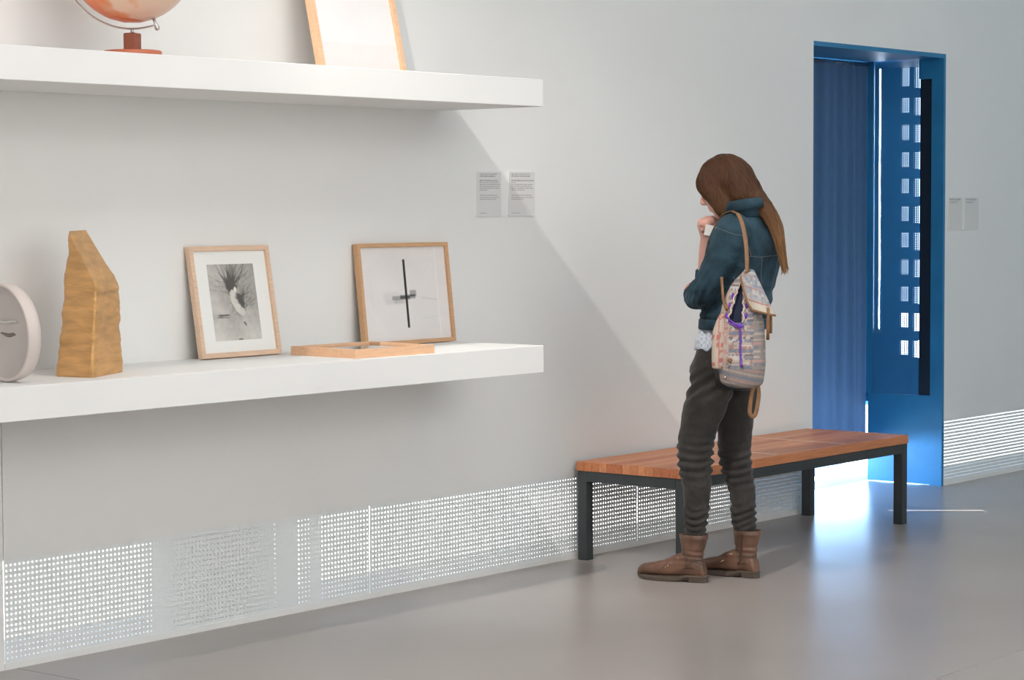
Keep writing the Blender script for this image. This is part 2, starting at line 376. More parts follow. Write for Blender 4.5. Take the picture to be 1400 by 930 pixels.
def nz2(x, y, s, z=0.0): return noise.fractal(Vector((x*s, y*s, z)), 0.9, 2.1, 5)
EW, EH = 116, 138
def make_etching():
    # brush-like strokes fanning out above, a pale curled form in the middle, sandy ground below
    rnd = random.Random(5); g = [[0.0]*(EW+1) for _ in range(EH+1)]
    for j in range(EH+1):
        for i in range(EW+1):
            u, v = i/EW, j/EH
            g[j][i] = 0.50 + 0.12*nz2(u, v, 3.0) + 0.05*nz2(u, v, 11.0, 3) - 0.16*max(0, u-.25)*min(1, max(0, (v-.18)*3)) + (0.12*(0.3-v)/0.3 if v < 0.3 else 0)
    def stroke(u0, v0, u1, v1, bend, dk, wd):
        n_ = int(math.hypot((u1-u0)*EW, (v1-v0)*EH)*1.6)+2
        for k in range(n_):
            t = k/(n_-1); u = u0+(u1-u0)*t+bend*math.sin(math.pi*t); v = v0+(v1-v0)*t
            for dj in (-1, 0, 1):
                for di in (-1, 0, 1):
                    i, j = int(u*EW)+di, int(v*EH)+dj
                    if 0 <= i <= EW and 0 <= j <= EH:
                        f_ = math.exp(-((u*EW-i)**2+(v*EH-j)**2)/wd); g[j][i] = max(0.10, g[j][i]-dk*f_*(1-0.4*t))
    for _ in range(160):
        a = rnd.gauss(1.45, 0.62); L = rnd.uniform(.16, .52); u0, v0 = .46+rnd.gauss(0, .05), .66+rnd.gauss(0, .035)
        stroke(u0, v0, u0+math.cos(a)*L*1.1, min(1.0, v0+abs(math.sin(a))*L), rnd.uniform(-.04, .04), rnd.uniform(.015, .06), rnd.uniform(.6, 1.6))
    for _ in range(60): stroke(.6+rnd.gauss(0, .1), rnd.uniform(.30, .62), .75+rnd.gauss(0, .14), rnd.uniform(.40, .85), rnd.uniform(-.05, .05), .03, 1.6)
    for j in range(EH+1):
        for i in range(EW+1):
            u, v = i/EW, j/EH
            for cx, cy, rx, ry, an, val in ((.50, .545, .075, .125,   .25, .66), (.60, .40, .125, .062, -.55, .68), (.545, .665, .030, .035, 0, .80)):
                dx, dy = (u-cx)*math.cos(an)+(v-cy)*math.sin(an), -(u-cx)*math.sin(an)+(v-cy)*math.cos(an); e = (dx/rx)**2+(dy/ry)**2
                w_ = max(0, min(1, (1.12-e)/.30)); g[j][i] = g[j][i]*(1-w_)+w_*(val+.05*nz2(u, v, 14)-.10*max(0, dx/rx))
    for _ in range(26): stroke(.55+rnd.uniform(-.03, .08), .60+rnd.uniform(-.05, .02), .66+rnd.uniform(-.03, .05), .45+rnd.uniform(-.06, .04), .03, .08, .8)
    for _ in range(18): v0 = .33+rnd.uniform(-.03, .03); stroke(.08+rnd.uniform(0, .1), v0, .32+rnd.uniform(0, .08), v0+rnd.uniform(-.02, .02), rnd.uniform(-.02, .02), .05, .7)
    for _ in range(12): stroke(.66+rnd.uniform(-.02, .02), .225+rnd.uniform(-.012, .012), .70, .19, 0, .07, .9); stroke(.50, .012, .58, .010, 0, .05, .8)
    return g
EG = make_etching()
def etching(u, v):
    c = max(0.09, min(0.85, EG[round(v*EH)][round(u*EW)])); return (c, c*0.955, c*0.89)
def art_etching(root, y):
    printed_sheet('print', 0.232, 0.277, EW, EH, etching, root, y, -0.116, 0.060)
def cross(u, v):
    c = 0.80 + 0.035*nz2(u, v, 2.0) - 0.03*abs(v-0.5)
    t = (c*1.0, c*0.965, c*0.94)
    def blob(cx, cy, wx, wy, d, soft=0.012):
        a = min(1, max(0, (wx-abs(u-cx))/soft+0.5)) * min(1, max(0, (wy-abs(v-cy))/soft+0.5)); return d*a
    dk = blob(0.44, .455, .105, .022, .26) + blob(0.335, .47, .10, .05, .07, .05) + blob(0.52, .465, .09, .022, .33) + blob(0.585, .50, .038, .034, .30) + blob(.42, .415, .06, .02, .16, .03) + blob(.32, .41, .06, .02, .08, .04)
    if 0.68 < u < 0.86 and abs(v - (.45-0.16*(u-.68))) < .006: dk += .10
    if 0.66 < u < 0.9 and abs(v - (.22+0.1*(u-.66))) < .004: dk += .06
    if abs(u-0.885) < 0.006: dk -= 0.05
    if abs(u-0.10) < 0.003 and .2 < v < .7: dk += 0.03
    if abs(u-0.505) < 0.0145 and 0.13 < v < 0.865: return (0.022, 0.021, 0.021)
    f = max(0.12, 1-dk*1.6); return (t[0]*f, t[1]*f*0.985, t[2]*f*0.99)
def art_cross(root, y):
    printed_sheet('print', 0.498, 0.366, 150, 110, cross, root, y, -0.249, 0.016)
M_rose = mat('pale_rose_print', (0.82, 0.775, 0.77), 0.75, var=0.03, vscale=6)
M_fogmount = mat('cream_mount', (0.80, 0.775, 0.75), 0.8)

def lean(h, back_top_y, back_bot_y): return math.atan2(back_top_y-back_bot_y, h)
# etching: front bottom edge on the shelf 9 cm off the wall
f = picture_frame('framed_etching', 0.398, 0.403, 0.024, 0.018, M_beech, M_mount, (5.918, -0.072, ZL1+0.0005), (-lean(0.40, -0.0045, -0.072), 0, 0), art_etching)
tag(f, 'pale wood frame with a wide white mount around a small grey brushy print', 'picture frame', 'framed works on the shelves')
f = picture_frame('framed_drawing', 0.535, 0.398, 0.026, 0.016, M_oak, M_fogmount, (6.862, -0.050, ZL1+0.0005), (-lean(0.398, -0.006, -0.050), 0, 0), art_cross)
tag(f, 'oak frame with a thin black vertical bar crossed by blurred patches', 'picture frame', 'framed works on the shelves')
f = picture_frame('framed_print', 0.400, 0.345, 0.032, 0.016, M_peach, M_fogmount, (6.298, -0.490, ZL1), (R(-90), 0, R(-4)),
                  lambda root, y: printed_sheet('print', 0.30, 0.25, 30, 30, lambda u, v: (lambda c: (c, c*.97, c*.95))(0.58-0.35*max(0, 1-math.hypot(u-.5, v-.55)*5)), root, y, -0.15, 0.045))
tag(f, 'orange wood frame lying flat on its back on the shelf', 'picture frame', 'framed works on the shelves')
f = picture_frame('framed_sheet', 0.470, 0.74, 0.030, 0.022, M_peach, M_rose, (6.470, -0.170, ZU1+0.0005), (-lean(0.74, -0.009, -0.170), 0, 0), None)
tag(f, 'tall thin orange-edged frame with an empty pale rose sheet on the shelf of the globe', 'picture frame', 'framed works on the shelves')

# ------------------------------------------------------------------ golden stone
M_gold = mat('gilded_stone', (0.66, 0.37, 0.145), 0.45, metal=0.25, spec=0.5, var=0.20, vscale=9, stretch=(1.0, 1.0, 4.5), bump=0.45, bscale=16, detail=8)
base = [(4.912, -0.440), (5.168, -0.300), (5.138, -0.150), (4.886, -0.285)]
top = [(4.936, -0.436, 1.272), (5.162, -0.295, 1.266), (5.106, -0.190, 1.455), (4.938, -0.300, 1.453)]
n_r, n_s = 64, 14; rings = []
for j in range(n_r+1):
    v = j/n_r; ring = []
    for e in range(4):
        for i in range(n_s):
            u = i/n_s; e2 = (e+1) % 4
            bx, by = base[e][0]+(base[e2][0]-base[e][0])*u, base[e][1]+(base[e2][1]-base[e][1])*u
            tx, ty, tz = [top[e][k]+(top[e2][k]-top[e][k])*u for k in range(3)]
            q = Vector((bx+(tx-bx)*v, by+(ty-by)*v, ZL1+(tz-ZL1)*v))
            cen = Vector((5.03, -0.29, q.z)); d = (q-cen).normalized()
            lay = noise.noise(Vector((q.x*3, q.y*3, q.z*75)))*0.0035 + noise.noise(Vector((q.x*2, q.y*2, q.z*28+5)))*0.005 + noise.noise(q*22)*0.006
            edge = min(u, 1-u)*n_s
            if edge < 1.0: q -= d*0.007*(1-edge)
            if v > 0.001: q += d*lay
            ring.append(q)
    rings.append(ring)
V, F = ring_loft(rings, cap=False)
N = 4*n_s; V.append(Vector((5.03, -0.29, ZL1))); V.append(sum((rings[-1][k] for k in range(N)), Vector())/N + Vector((0, 0, 0.004)))
for k in range(N):
    F.append((len(V)-2, (k+1) % N, k)); F.append((len(V)-1, n_r*N+k, n_r*N+(k+1) % N))
st = from_py('golden_stone', V, F, M_gold); st.data.polygons.foreach_set('use_smooth', [True]*len(st.data.polygons))
st.data.set_sharp_from_angle(angle=R(38)); tag(st, 'tall gilded stone shard with layered sides and slanted top on the white shelf', 'stone')

# ------------------------------------------------------------------ round dish standing on its rim
M_dish = mat('unglazed_ceramic', (0.55, 0.50, 0.47), 0.6, var=0.05, vscale=8, bump=0.04, bscale=50)
M_rim = mat('pale_ceramic_rim', (0.70, 0.62, 0.585), 0.55, var=0.03, vscale=8)
M_stain = mat('dish_stain', (0.20, 0.17, 0.15), 0.7); M_lead = mat('dish_ridge', (0.70, 0.66, 0.62), 0.5)
root = empty('round_dish', (4.617, -0.355, ZL1+0.154)); root.rotation_euler = (0, R(-4), R(-6))
tag(root, 'round shallow ceramic dish standing on its rim beside the golden stone', 'dish')
n = 64
def yz(r, x): return [Vector((x, r*math.cos(2*math.pi*k/n), r*math.sin(2*math.pi*k/n))) for k in range(n)]
V, F = ring_loft([yz(0.135, 0.050), yz(0.150, 0.046), yz(0.1535, 0.030), yz(0.1535, 0.004), yz(0.151, 0.0), yz(0.146, 0.0), yz(0.143, 0.006)], cap=False)
V2 = V; from_py('rim', V2, F, M_rim, root, True)
V, F = ring_loft([yz(0.143, 0.006), yz(0.138, 0.018), yz(0.10, 0.028), yz(0.05, 0.032), yz(0.004, 0.033)], cap=True); from_py('basin', V, F[:-2]+[F[-1]], M_dish, root, True)
V, F = ring_loft([yz(0.135, 0.050), yz(0.06, 0.052), yz(0.003, 0.052)], cap=True); from_py('back', V, F[:-2]+[F[-1]], M_rim, root, True)
tube('ridge', smooth_pts([(0.031, 0.06, 0.032), (0.027, 0.01, 0.030), (0.028, -0.025, 0.034), (0.030, -0.050, 0.030)], 4), [0.004]*8+[0.0035]*4+[0.002], M_lead, root, 8)
tube('stain', smooth_pts([(0.0335, 0.05, -0.005), (0.033, 0.01, -0.012), (0.033, -0.02, -0.008), (0.033, -0.032, -0.01)], 4), [0.003, .004, .005, .006, .006, .006, .006, .005, .005, .004, .003, .002, .001], M_stain, root, 8)

# ------------------------------------------------------------------ globe
GX, GY, GR = 5.150, -0.38, 0.205
GZ = ZU1+0.108+GR+0.002
root = empty('globe', (GX, GY, ZU1)); tag(root, 'peach coloured globe on a small red brown wooden foot', 'globe')
M_base = mat('red_lacquer_wood', (0.55, 0.16, 0.085), 0.35, spec=0.5, var=0.1, vscale=10); M_block = wood('brown_block', (0.33, 0.11, 0.065))
M_steel = mat('brushed_steel', (0.62, 0.60, 0.58), 0.3, metal=0.9)
lathe('foot', [(0.02, 0.0005), (0.090, 0.0005), (0.095, 0.004), (0.095, 0.016), (0.091, 0.019), (0.02, 0.021)], M_base, root, 64)
bm = bmesh.new(); add_box(bm, (-0.022, -0.022, 0.020), (0.022, 0.022, 0.076), 0.004); o = from_bm('block', bm, M_block, root); o.rotation_euler = (0, 0, R(20))
tube('pin', [(0, 0, 0.074), (0, 0, 0.090)], 0.006, M_steel, root)
m = mat('globe_print', (0.85, 0.55, 0.40), 0.3, spec=0.5); nt = m.node_tree
tc = [x for x in nt.nodes if x.type == 'TEX_COORD'][0]; ns = nt.nodes.new('ShaderNodeTexNoise'); ns.inputs['Scale'].default_value = 5.5; ns.inputs['Detail'].default_value = 6
nt.links.new(tc.outputs['Object'], ns.inputs[0]); rp = nt.nodes.new('ShaderNodeValToRGB'); nt.links.new(ns.outputs[0], rp.inputs[0])
e = rp.color_ramp.elements; e[0].position = 0.47; e[0].color = (0.86, 0.60, 0.46, 1); e[1].position = 0.53; e[1].color = (0.80, 0.36, 0.18, 1)
x = rp.color_ramp.elements.new(0.62); x.color = (0.85, 0.22, 0.08, 1)
nt.links.new(rp.outputs[0], nt.nodes['Principled BSDF'].inputs['Base Color'])
bm = bmesh.new(); bmesh.ops.create_uvsphere(bm, u_segments=64, v_segments=40, radius=GR); o = from_bm('sphere', bm, m, root, True); o.location = (0, 0, GZ-ZU1)
tilt = R(23.4)
cap = lathe('polar_cap', [(0.002, -GR-0.0015), (0.05, -math.sqrt(GR**2-0.05**2)-0.0012), (0.068, -math.sqrt(GR**2-0.068**2)-0.0005)], mat('orange_map_print', (0.82, 0.20, 0.06), 0.3), root, 40, cap=False); cap.location = (0, 0, GZ-ZU1); cap.rotation_euler = (R(6), R(4), 0)
# meridian: a flat steel arc around the globe, in the picture-facing plane of its axis
pl = Vector((0.627, -0.779, 0)); arc = []
for k in range(41):
    t = R(-90-19) + (R(19+118))*(-k/40) if False else R(-70) - R(150)*k/40
    arc.append(pl*((GR+0.020)*math.cos(t)) + Vector((0, 0, GZ-ZU1+(GR+0.020)*math.sin(t))))
bm = bmesh.new(); add_tube(bm, arc, [(0.003, 0.009)]*41, 10, hint=Vector((0.779, 0.627, 0))); from_bm('meridian', bm, M_steel, root, True)
for kk in (0, 40):
    c0 = Vector((0, 0, GZ-ZU1)); d = (arc[kk]-c0).normalized(); tube('axis_screw', [c0+d*(GR-0.004), c0+d*(GR+0.012), c0+d*(GR+0.034), c0+d*(GR+0.040)], [0.005, 0.005, 0.009, 0.004], M_steel, root, 12)

# ------------------------------------------------------------------ wall labels
def text_sheet(seed, paras):
    rnd = random.Random(seed); rows = []
    for z, wd, dk in paras:
        x = 0.09; segs = []
        while x < wd:
            L = rnd.uniform(0.03, 0.11); segs.append((x, min(wd, x+L))); x += L+0.016
        rows.append((z, segs, dk))
    def f(u, v):
        c = 0.70
        for z, segs, dk in rows:
            if abs(v-z) < 0.009 and any(a <= u <= b2 for a, b2 in segs): c = 0.70-dk; break
        return (c, c*0.985, c*0.975)
    return f
def caption(x0, x1, z0, z1, label, seed, paras, nz=120, nx=60):
    root = empty('wall_label', ((x0+x1)/2, 0, z0)); tag(root, label, 'wall label', 'printed captions on the wall')
    bw, bh = x1-x0, z1-z0
    box('card', (-bw/2, -0.006, 0), (bw/2, -0.0004, bh), M_mount, root, 0.0006, 1)
    printed_sheet('print', bw-0.002, bh-0.002, nx, nz, text_sheet(seed, paras), root, -0.0064, None, 0.001)
P1 = [(.945, .86, .42), (.90, .76, .42)] + [(.80-.043*i, (.88, .92, .94, .93, .93, .40)[i], .38) for i in range(6)] + [(.47-.047*i, (.86, .90, .78)[i], .34) for i in range(3)] + [(.07, .40, .28)]
P2 = [(.945, .82, .40), (.90, .80, .36)] + [(.80-.043*i, (.95, .28, .9, .88, .93, .6)[i], .36) for i in range(6)] + [(.47-.047*i, (.88, .92, .56)[i], .36) for i in range(3)] + [(.07, .42, .28)]
P3 = [(.95, .85, .40), (.90, .80, .34), (.85, .60, .28)]
caption(7.349, 7.504, 1.487, 1.672, 'white text card by the shelf end, the one nearer the framed drawing', 1, P1)
caption(7.554, 7.729, 1.487, 1.674, 'white text card by the shelf end crossed by the slanting shadow edge', 2, P2)
caption(11.352, 11.512, 1.392, 1.570, 'short-text white card beside the blue doorway, right next to its edge', 3, P3, 70, 30)
caption(11.538, 11.700, 1.392, 1.570, 'short-text white card beside the blue doorway, the one farther from its edge', 4, P3, 70, 30)

# ------------------------------------------------------------------ bench
BX0, BX1, BY0, BY1, BZ = 7.9805, 9.862, -0.030, -0.600, 0.428
root = empty('bench', ((BX0+BX1)/2, (BY0+BY1)/2, 0)); tag(root, 'low wooden bench with dark steel legs against the white wall', 'bench')
ox, oy = (BX0+BX1)/2, (BY0+BY1)/2
M_steelpaint = mat('charcoal_steel', (0.030, 0.036, 0.038), 0.45, spec=0.5, bump=0.02, bscale=80)
planks = [wood('bench_wood', c, 0.16, (2, 30, 30), 0.38) for c in ((0.45, 0.155, 0.070), (0.52, 0.195, 0.085), (0.41, 0.135, 0.060), (0.58, 0.24, 0.11))]
M_strip = wood('pale_strip', (0.62, 0.40, 0.29), 0.05)
hx, hy = (BX1-BX0)/2, (BY0-BY1)/2; np_ = 14; pw = 2*hy/np_; top_t = 0.040
cuts = [-hx, 8.72-ox, 8.752-ox, 9.30-ox, 9.332-ox, hx]
for i in range(np_):
    for s in (0,):
        o = box('plank', (-hx, -hy+i*pw+0.0005, BZ-top_t), (hx, -hy+(i+1)*pw-0.0005, BZ+random.uniform(-0.0006, 0.0004)), random.choice(planks), root, 0.0012, 1)
for s in (1, 3): box('cross_strip', (cuts[s], -hy+0.030, BZ-0.004), (cuts[s+1], hy-0.004, BZ+0.0010), M_strip, root, 0.0003, 1)  # paler strips across the top of the planks
t = 0.048; zr = BZ-top_t-0.0005
for sx in (-1, 1):
    for sy in (-1, 1):
        xa, ya = sx*(hx-0.004), sy*(hy-0.004); o = box('leg', (min(xa, xa-sx*t), min(ya, ya-sy*t), 0), (max(xa, xa-sx*t), max(ya, ya-sy*t), zr), M_steelpaint, root, 0.002, 2)
        box('foot_pad', (min(xa, xa-sx*t)+.006, min(ya, ya-sy*t)+.006, 0.0002), (max(xa, xa-sx*t)-.006, max(ya, ya-sy*t)-.006, 0.004), M_channel, o)
for sy in (-1, 1):
    ya = sy*(hy-0.004); box('rail', (-hx+0.004+t, min(ya, ya-sy*t), zr-0.045), (hx-0.004-t, max(ya, ya-sy*t), zr), M_steelpaint, root, 0.002, 2)
for sx in (-1, 1):
    xa = sx*(hx-0.004); box('rail', (min(xa, xa-sx*t), -hy+0.004+t, zr-0.045), (max(xa, xa-sx*t), hy-0.004-t, zr), M_steelpaint, root, 0.002, 2)
# ------------------------------------------------------------------ the visitor
def union(name, parts, voxel, matl, parent=None, smooth=4, disp=None, factor=0.5):
    """fuse closed lofts into one continuous skin, smooth it, then push folds along the normals"""
    bm = bmesh.new()
    for V, F in parts:
        vs = [bm.verts.new(v) for v in V]
        for f in F: bm.faces.new([vs[i] for i in f])
    bmesh.ops.recalc_face_normals(bm, faces=bm.faces)
    me = bpy.data.meshes.new('tmp'); bm.to_mesh(me); bm.free()
    o = bpy.data.objects.new('tmp', me); COL.objects.link(o)
    r = o.modifiers.new('r', 'REMESH'); r.mode = 'VOXEL'; r.voxel_size = voxel
    if smooth:
        s = o.modifiers.new('s', 'SMOOTH'); s.factor = factor; s.iterations = smooth
    dg = bpy.context.evaluated_depsgraph_get(); dg.update()
    m2 = bpy.data.meshes.new_from_object(o.evaluated_get(dg)); m2.name = name
    bpy.data.objects.remove(o); bpy.data.meshes.remove(me)
    if disp:
        nrm = [v.normal.copy() for v in m2.vertices]
        for v, nn in zip(m2.vertices, nrm): v.co += nn*disp(v.co)
    m2.materials.clear(); m2.materials.append(matl)
    m2.polygons.foreach_set('use_smooth', [True]*len(m2.polygons)); m2.update()
    return link(bpy.data.objects.new(name, m2), parent)
def limb(pts, n=20, sub=4, flat=1.0, hint=Vector((0, 1, 0)), round_ends=True):
    """pts: (x, y, z, r); a closed tapered tube with rounded ends"""
    P = smooth_pts(pts, sub)
    if round_ends:
        def end(a, b2):
            d = (Vector(a[:3])-Vector(b2[:3])).normalized(); r = a[3]
            return [(*(Vector(a[:3])+d*r*k), r*math.sqrt(max(0.02, 1-k*k))) for k in (0.35, 0.7, 0.95)]
        P = end(P[0], P[1])[::-1] + P + end(P[-1], P[-2])
    return ring_loft(tube_rings([q[:3] for q in P], [q[3] for q in P], n, flat, hint))
def trunk(rows, n=36, sub=4, pw=2.3):
    """rows: (cx, cy, cz, a, b): horizontal rounded-ellipse sections"""
    rings = []
    for cx, cy, cz, a, b2 in smooth_pts(rows, sub):
        ring = []
        for k in range(n):
            t = 2*math.pi*k/n; c, s = math.cos(t), math.sin(t)
            ring.append(Vector((cx+a*math.copysign(abs(c)**(2/pw), c), cy+b2*math.copysign(abs(s)**(2/pw), s), cz)))
        rings.append(ring)
    return ring_loft(rings)
def ball(c, r, rot=None, n=20):
    rx, ry, rz = r if hasattr(r, '__len__') else (r, r, r); rings = []
    for i in range(1, n):
        th = math.pi*i/n; rings.append([Vector((rx*math.sin(th)*math.cos(2*math.pi*k/n), ry*math.sin(th)*math.sin(2*math.pi*k/n), -rz*math.cos(th))) for k in range(n)])
    if rot is not None: rings = [[rot @ v for v in q] for q in rings]
    return ring_loft([[v+Vector(c) for v in q] for q in rings])
def hand(o, f, n, right, curl=(70, 80, 45), spread=1.0):
    o, f, n = Vector(o), Vector(f).normalized(), Vector(n).normalized(); n = (n-f*n.dot(f)).normalized()
    s = f.cross(n) if right else n.cross(f); out = []
    P = [(0.0, .026, .020), (.02, .030, .019), (.05, .037, .018), (.075, .037, .016), (.09, .033, .013)]
    rings = [[o+f*d+s*(a*math.cos(t))+n*(b2*math.sin(t)) for t in (2*math.pi*k/16 for k in range(16))] for d, a, b2 in P]
    out.append(ring_loft(rings))
    for i in range(4):
        L = (0.95, 1.05, 0.98, 0.78)[i]; q = o+f*(.080, .085, .080, .072)[i]+s*((.027-.0185*i)*spread); d = f.copy(); pts = [(*q-d*0.02, .0100)]; pts.append((*q, .0098))
        for seg, (ln, an) in enumerate(zip((.041, .026, .020), curl)):
            ang = R(an*(1.0+0.05*i)); axis = f.cross(n); d = Matrix.Rotation(ang, 3, axis) @ d; q = q+d*ln*L; pts.append((*q, (.0088, .0080, .0068)[seg]*(1 if i < 3 else .9)))
        out.append(limb(pts, 12, 3, hint=s))
    b0 = o+f*.022+s*.022+n*.004; d1 = (f*.55+s*.55+n*.45).normalized(); b1 = b0+d1*.045; d2 = (f*.85+n*.45-s*.15).normalized(); b2_ = b1+d2*.030; b3 = b2_+(f*.6+n*.3-s*.6).normalized()*.022
    out.append(limb([(*b0, .0135), (*b1, .0115), (*b2_, .0100), (*b3, .0078)], 12, 3, hint=s)); return out

PX, PY = 7.90, -0.85
HC = Vector((7.90, -0.848, 1.598)); HR = (Matrix.Rotation(R(14), 3, 'Z') @ Matrix.Rotation(R(-20), 3, 'X'))
def hp(x, y, z): return HC + HR @ Vector((x, y, z))
def hball(c, r, n=18): return ball(hp(*c), r, HR, n)
M_skin = mat('skin', (0.70, 0.40, 0.33), 0.5, spec=0.35, var=0.06, vscale=30)
M_skin.node_tree.nodes['Principled BSDF'].inputs['Subsurface Weight'].default_value = 0.08
M_skin.node_tree.nodes['Principled BSDF'].inputs['Subsurface Radius'].default_value = (0.012, 0.005, 0.003)

L_SH, L_EL, L_CF, L_WR = (7.752, -0.985, 1.428), (7.728, -0.872, 1.190), (7.80, -0.775, 1.165), (7.93, -0.690, 1.172)
R_SH, R_EL, R_MID, R_WR = (8.060, -0.905, 1.428), (8.025, -0.685, 1.195), (7.990, -0.700, 1.310), (7.962, -0.718, 1.392)
parts = []
# head
parts += [hball((0, -.012, .032), (.073, .094, .086), 24), hball((0, .028, -.032), (.056, .064, .078), 22), hball((0, .058, -.092), (.024, .020, .018)),
          hball((.030, .048, -.030), (.026, .030, .030)), hball((-.030, .048, -.030), (.026, .030, .030)), hball((0, .074, .030), (.052, .016, .014)),
          limb([(*hp(0, .086, .018), .007), (*hp(0, .100, -.006), .009), (*hp(0, .109, -.022), .0115), (*hp(0, .096, -.030), .009)], 12, 3),
          hball((.010, .094, -.026), .0075, 10), hball((-.010, .094, -.026), .0075, 10),
          limb([(*hp(-.022, .076, -.055), .004), (*hp(0, .089, -.052), .0065), (*hp(.022, .076, -.055), .004)], 10, 3), limb([(*hp(-.020, .074, -.064), .004), (*hp(0, .086, -.064), .0072), (*hp(.020, .074, -.064), .004)], 10, 3),
          hball((.074, -.010, -.008), (.010, .018, .030), 14), hball((-.074, -.010, -.008), (.010, .018, .030), 14)]
parts.append(limb([(7.90, -0.940, 1.44, .064), (7.90, -0.928, 1.485, .056), (7.90, -0.900, 1.52, .054), (7.90, -0.872, 1.555, .055)], 20, 4))
# torso, arms, legs under the clothes
parts.append(trunk([(7.90, -.850, .80, .120, .080), (7.90, -.855, .87, .130, .090), (7.90, -.875, .97, .120, .082), (7.90, -.900, 1.08, .120, .085), (7.90, -.925, 1.25, .145, .100), (7.90, -.940, 1.38, .150, .090), (7.90, -.940, 1.44, .115, .065), (7.90, -.938, 1.475, .06, .05)]))
parts.append(limb([(*L_SH, .050), (7.740, -.93, 1.31, .043), (*L_EL, .037), (*L_CF, .034), (*L_WR, .025)]))
parts.append(limb([(*R_SH, .050), (8.045, -.80, 1.31, .043), (*R_EL, .038), (*R_MID, .034), (*R_WR, .026)]))
parts += hand(R_WR, (-0.30, -0.06, 1), (-0.25, -1, 0), True, (78, 88, 50))
parts += hand(L_WR, (1, 0.35, 0.05), (-0.25, 0.4, 0.85), False, (25, 30, 20))
for K in (((7.835, -.850, .84, .060), (7.80, -.792, .65, .056), (7.795, -.778, .50, .045), (7.79, -.788, .34, .038), (7.796, -.772, .16, .026), (7.797, -.768, .07, .020)),
          ((7.965, -.858, .84, .060), (8.005, -.826, .64, .056), (8.015, -.828, .48, .045), (8.02, -.862, .30, .037), (8.026, -.870, .16, .026), (8.027, -.870, .07, .020))):
    parts.append(limb(K, 20, 4))
for ank, toe in (((7.792, -.775, .055), (7.767, -.62, .042)), ((8.022, -.870, .055), (8.02, -.745, .042))):
    parts.append(limb([(*ank, .022), (*((Vector(ank)+Vector(toe))/2), .020), (*toe, .014)], 16, 3))
person = union('person', parts, 0.0045, M_skin, None, 3)
tag(person, 'long-haired person in denim jacket and black jeans, hand at mouth, facing the wall', 'person')
M_eye = mat('eye_white', (0.75, 0.72, 0.70), 0.2); M_iris = mat('iris', (0.05, 0.03, 0.02), 0.2); M_brow = mat('eyebrow', (0.10, 0.055, 0.03), 0.8)
for sx in (-1, 1):
    V, F = ball(hp(sx*.029, .072, .010), .0125, None, 14); e_ = from_py('eye', V, F, M_eye, person, True)
    V, F = ball(hp(sx*.030, .0815, .008), .0055, None, 10); from_py('iris', V, F, M_iris, e_, True)
    V, F = limb([(*hp(sx*.014, .087, .030), .003), (*hp(sx*.030, .085, .034), .0035), (*hp(sx*.048, .070, .029), .002)], 8, 3); from_py('eyebrow', V, F, M_brow, person, True)

# ------- jeans
M_jeans = mat('black_denim', (0.030, 0.0265, 0.0245), 0.75, spec=0.25, var=0.30, vscale=14, bump=0.25, bscale=55, sheen=0.15)
jl = [((7.835, -.850, .86, .085), (7.815, -.838, .78, .088), (7.802, -.795, .65, .077), (7.795, -.776, .53, .0735), (7.795, -.778, .47, .068), (7.79, -.788, .38, .056), (7.79, -.786, .28, .050), (7.792, -.776, .205, .043), (7.795, -.770, .165, .035)),
      ((7.965, -.858, .86, .085), (7.99, -.852, .78, .086), (8.005, -.828, .64, .074), (8.015, -.828, .50, .067), (8.017, -.840, .43, .061), (8.02, -.858, .34, .053), (8.02, -.864, .26, .050), (8.024, -.868, .20, .043), (8.026, -.870, .160, .035))]
def jean_fold(co):
    leg = 0 if co.x < 7.905 else 1; z = co.z; cy = (-.785, -.85)[leg]; cx = (7.795, 8.017)[leg]
    ph = math.atan2(co.y-cy, co.x-cx); kz = (.50, .46)[leg]
    d = 0.006*noise.noise(co*11) + 0.0025*noise.noise(co*30)
    g = math.exp(-((z-kz)/.075)**2); d += g*0.0075*(0.45+0.9*max(0,noise.noise(co*13)+.35))*math.sin(z*2*math.pi/0.036 + 1.2*math.sin(ph*2+leg*2) + 3.0*noise.noise(co*5))
    g = math.exp(-((z-.255)/.05)**2); d += g*0.0055*math.sin(z*2*math.pi/0.032 + 2.0*math.sin(ph*2+1) + 4.0*noise.noise(co*9))
    g = math.exp(-((z-.80)/.06)**2); d += g*0.006*math.sin((z+0.6*co.y)*2*math.pi/0.05 + 2.2*noise.noise(co*6))
    return d
jeans = union('jeans', [limb(jl[0], 28, 5), limb(jl[1], 28, 5), trunk([(7.90, -.850, .79, .150, .108), (7.90, -.850, .86, .166, .122), (7.90, -.862, .93, .152, .112), (7.90, -.874, .985, .140, .102)])], 0.005, M_jeans, person, 4, jean_fold)
V, F = ring_loft([[Vector((7.90+a*math.cos(2*math.pi*k/48), -.873+b2*math.sin(2*math.pi*k/48), z)) for k in range(48)] for a, b2, z in ((.143, .106, .952), (.146, .109, .955), (.145, .108, .985), (.141, .104, .989))]); from_py('waistband', V, F, M_jeans, jeans, True)
# back pocket flap and pocket seam on the near hip
def on_trunk(ang, z, off): return Vector((7.90+(.166+off)*math.cos(ang), -.852+(.122+off)*math.sin(ang), z))
for a0 in (R(205), R(285)):
    V = []; 
    for off in (0.004, 0.010):
        for j in range(5):
            for i in range(5): V.append(on_trunk(a0+R(46)*i/4, .925-.10*j/4 - (0.012 if j == 4 and i in (1, 2, 3) else 0), off - .010*max(0, (.925-.10*j/4-.88)/.045)))
    F = []
    for s in (0, 25):
        for j in range(4):
            for i in range(4): q = s+j*5+i; F.append((q, q+1, q+6, q+5))
    rim = [0, 1, 2, 3, 4, 9, 14, 19, 24, 23, 22, 21, 20, 15, 10, 5]
    for i in range(16): a, b2 = rim[i], rim[(i+1) % 16]; F.append((a, b2, b2+25, a+25))
    from_py('pocket', V, F, M_jeans, jeans, True)

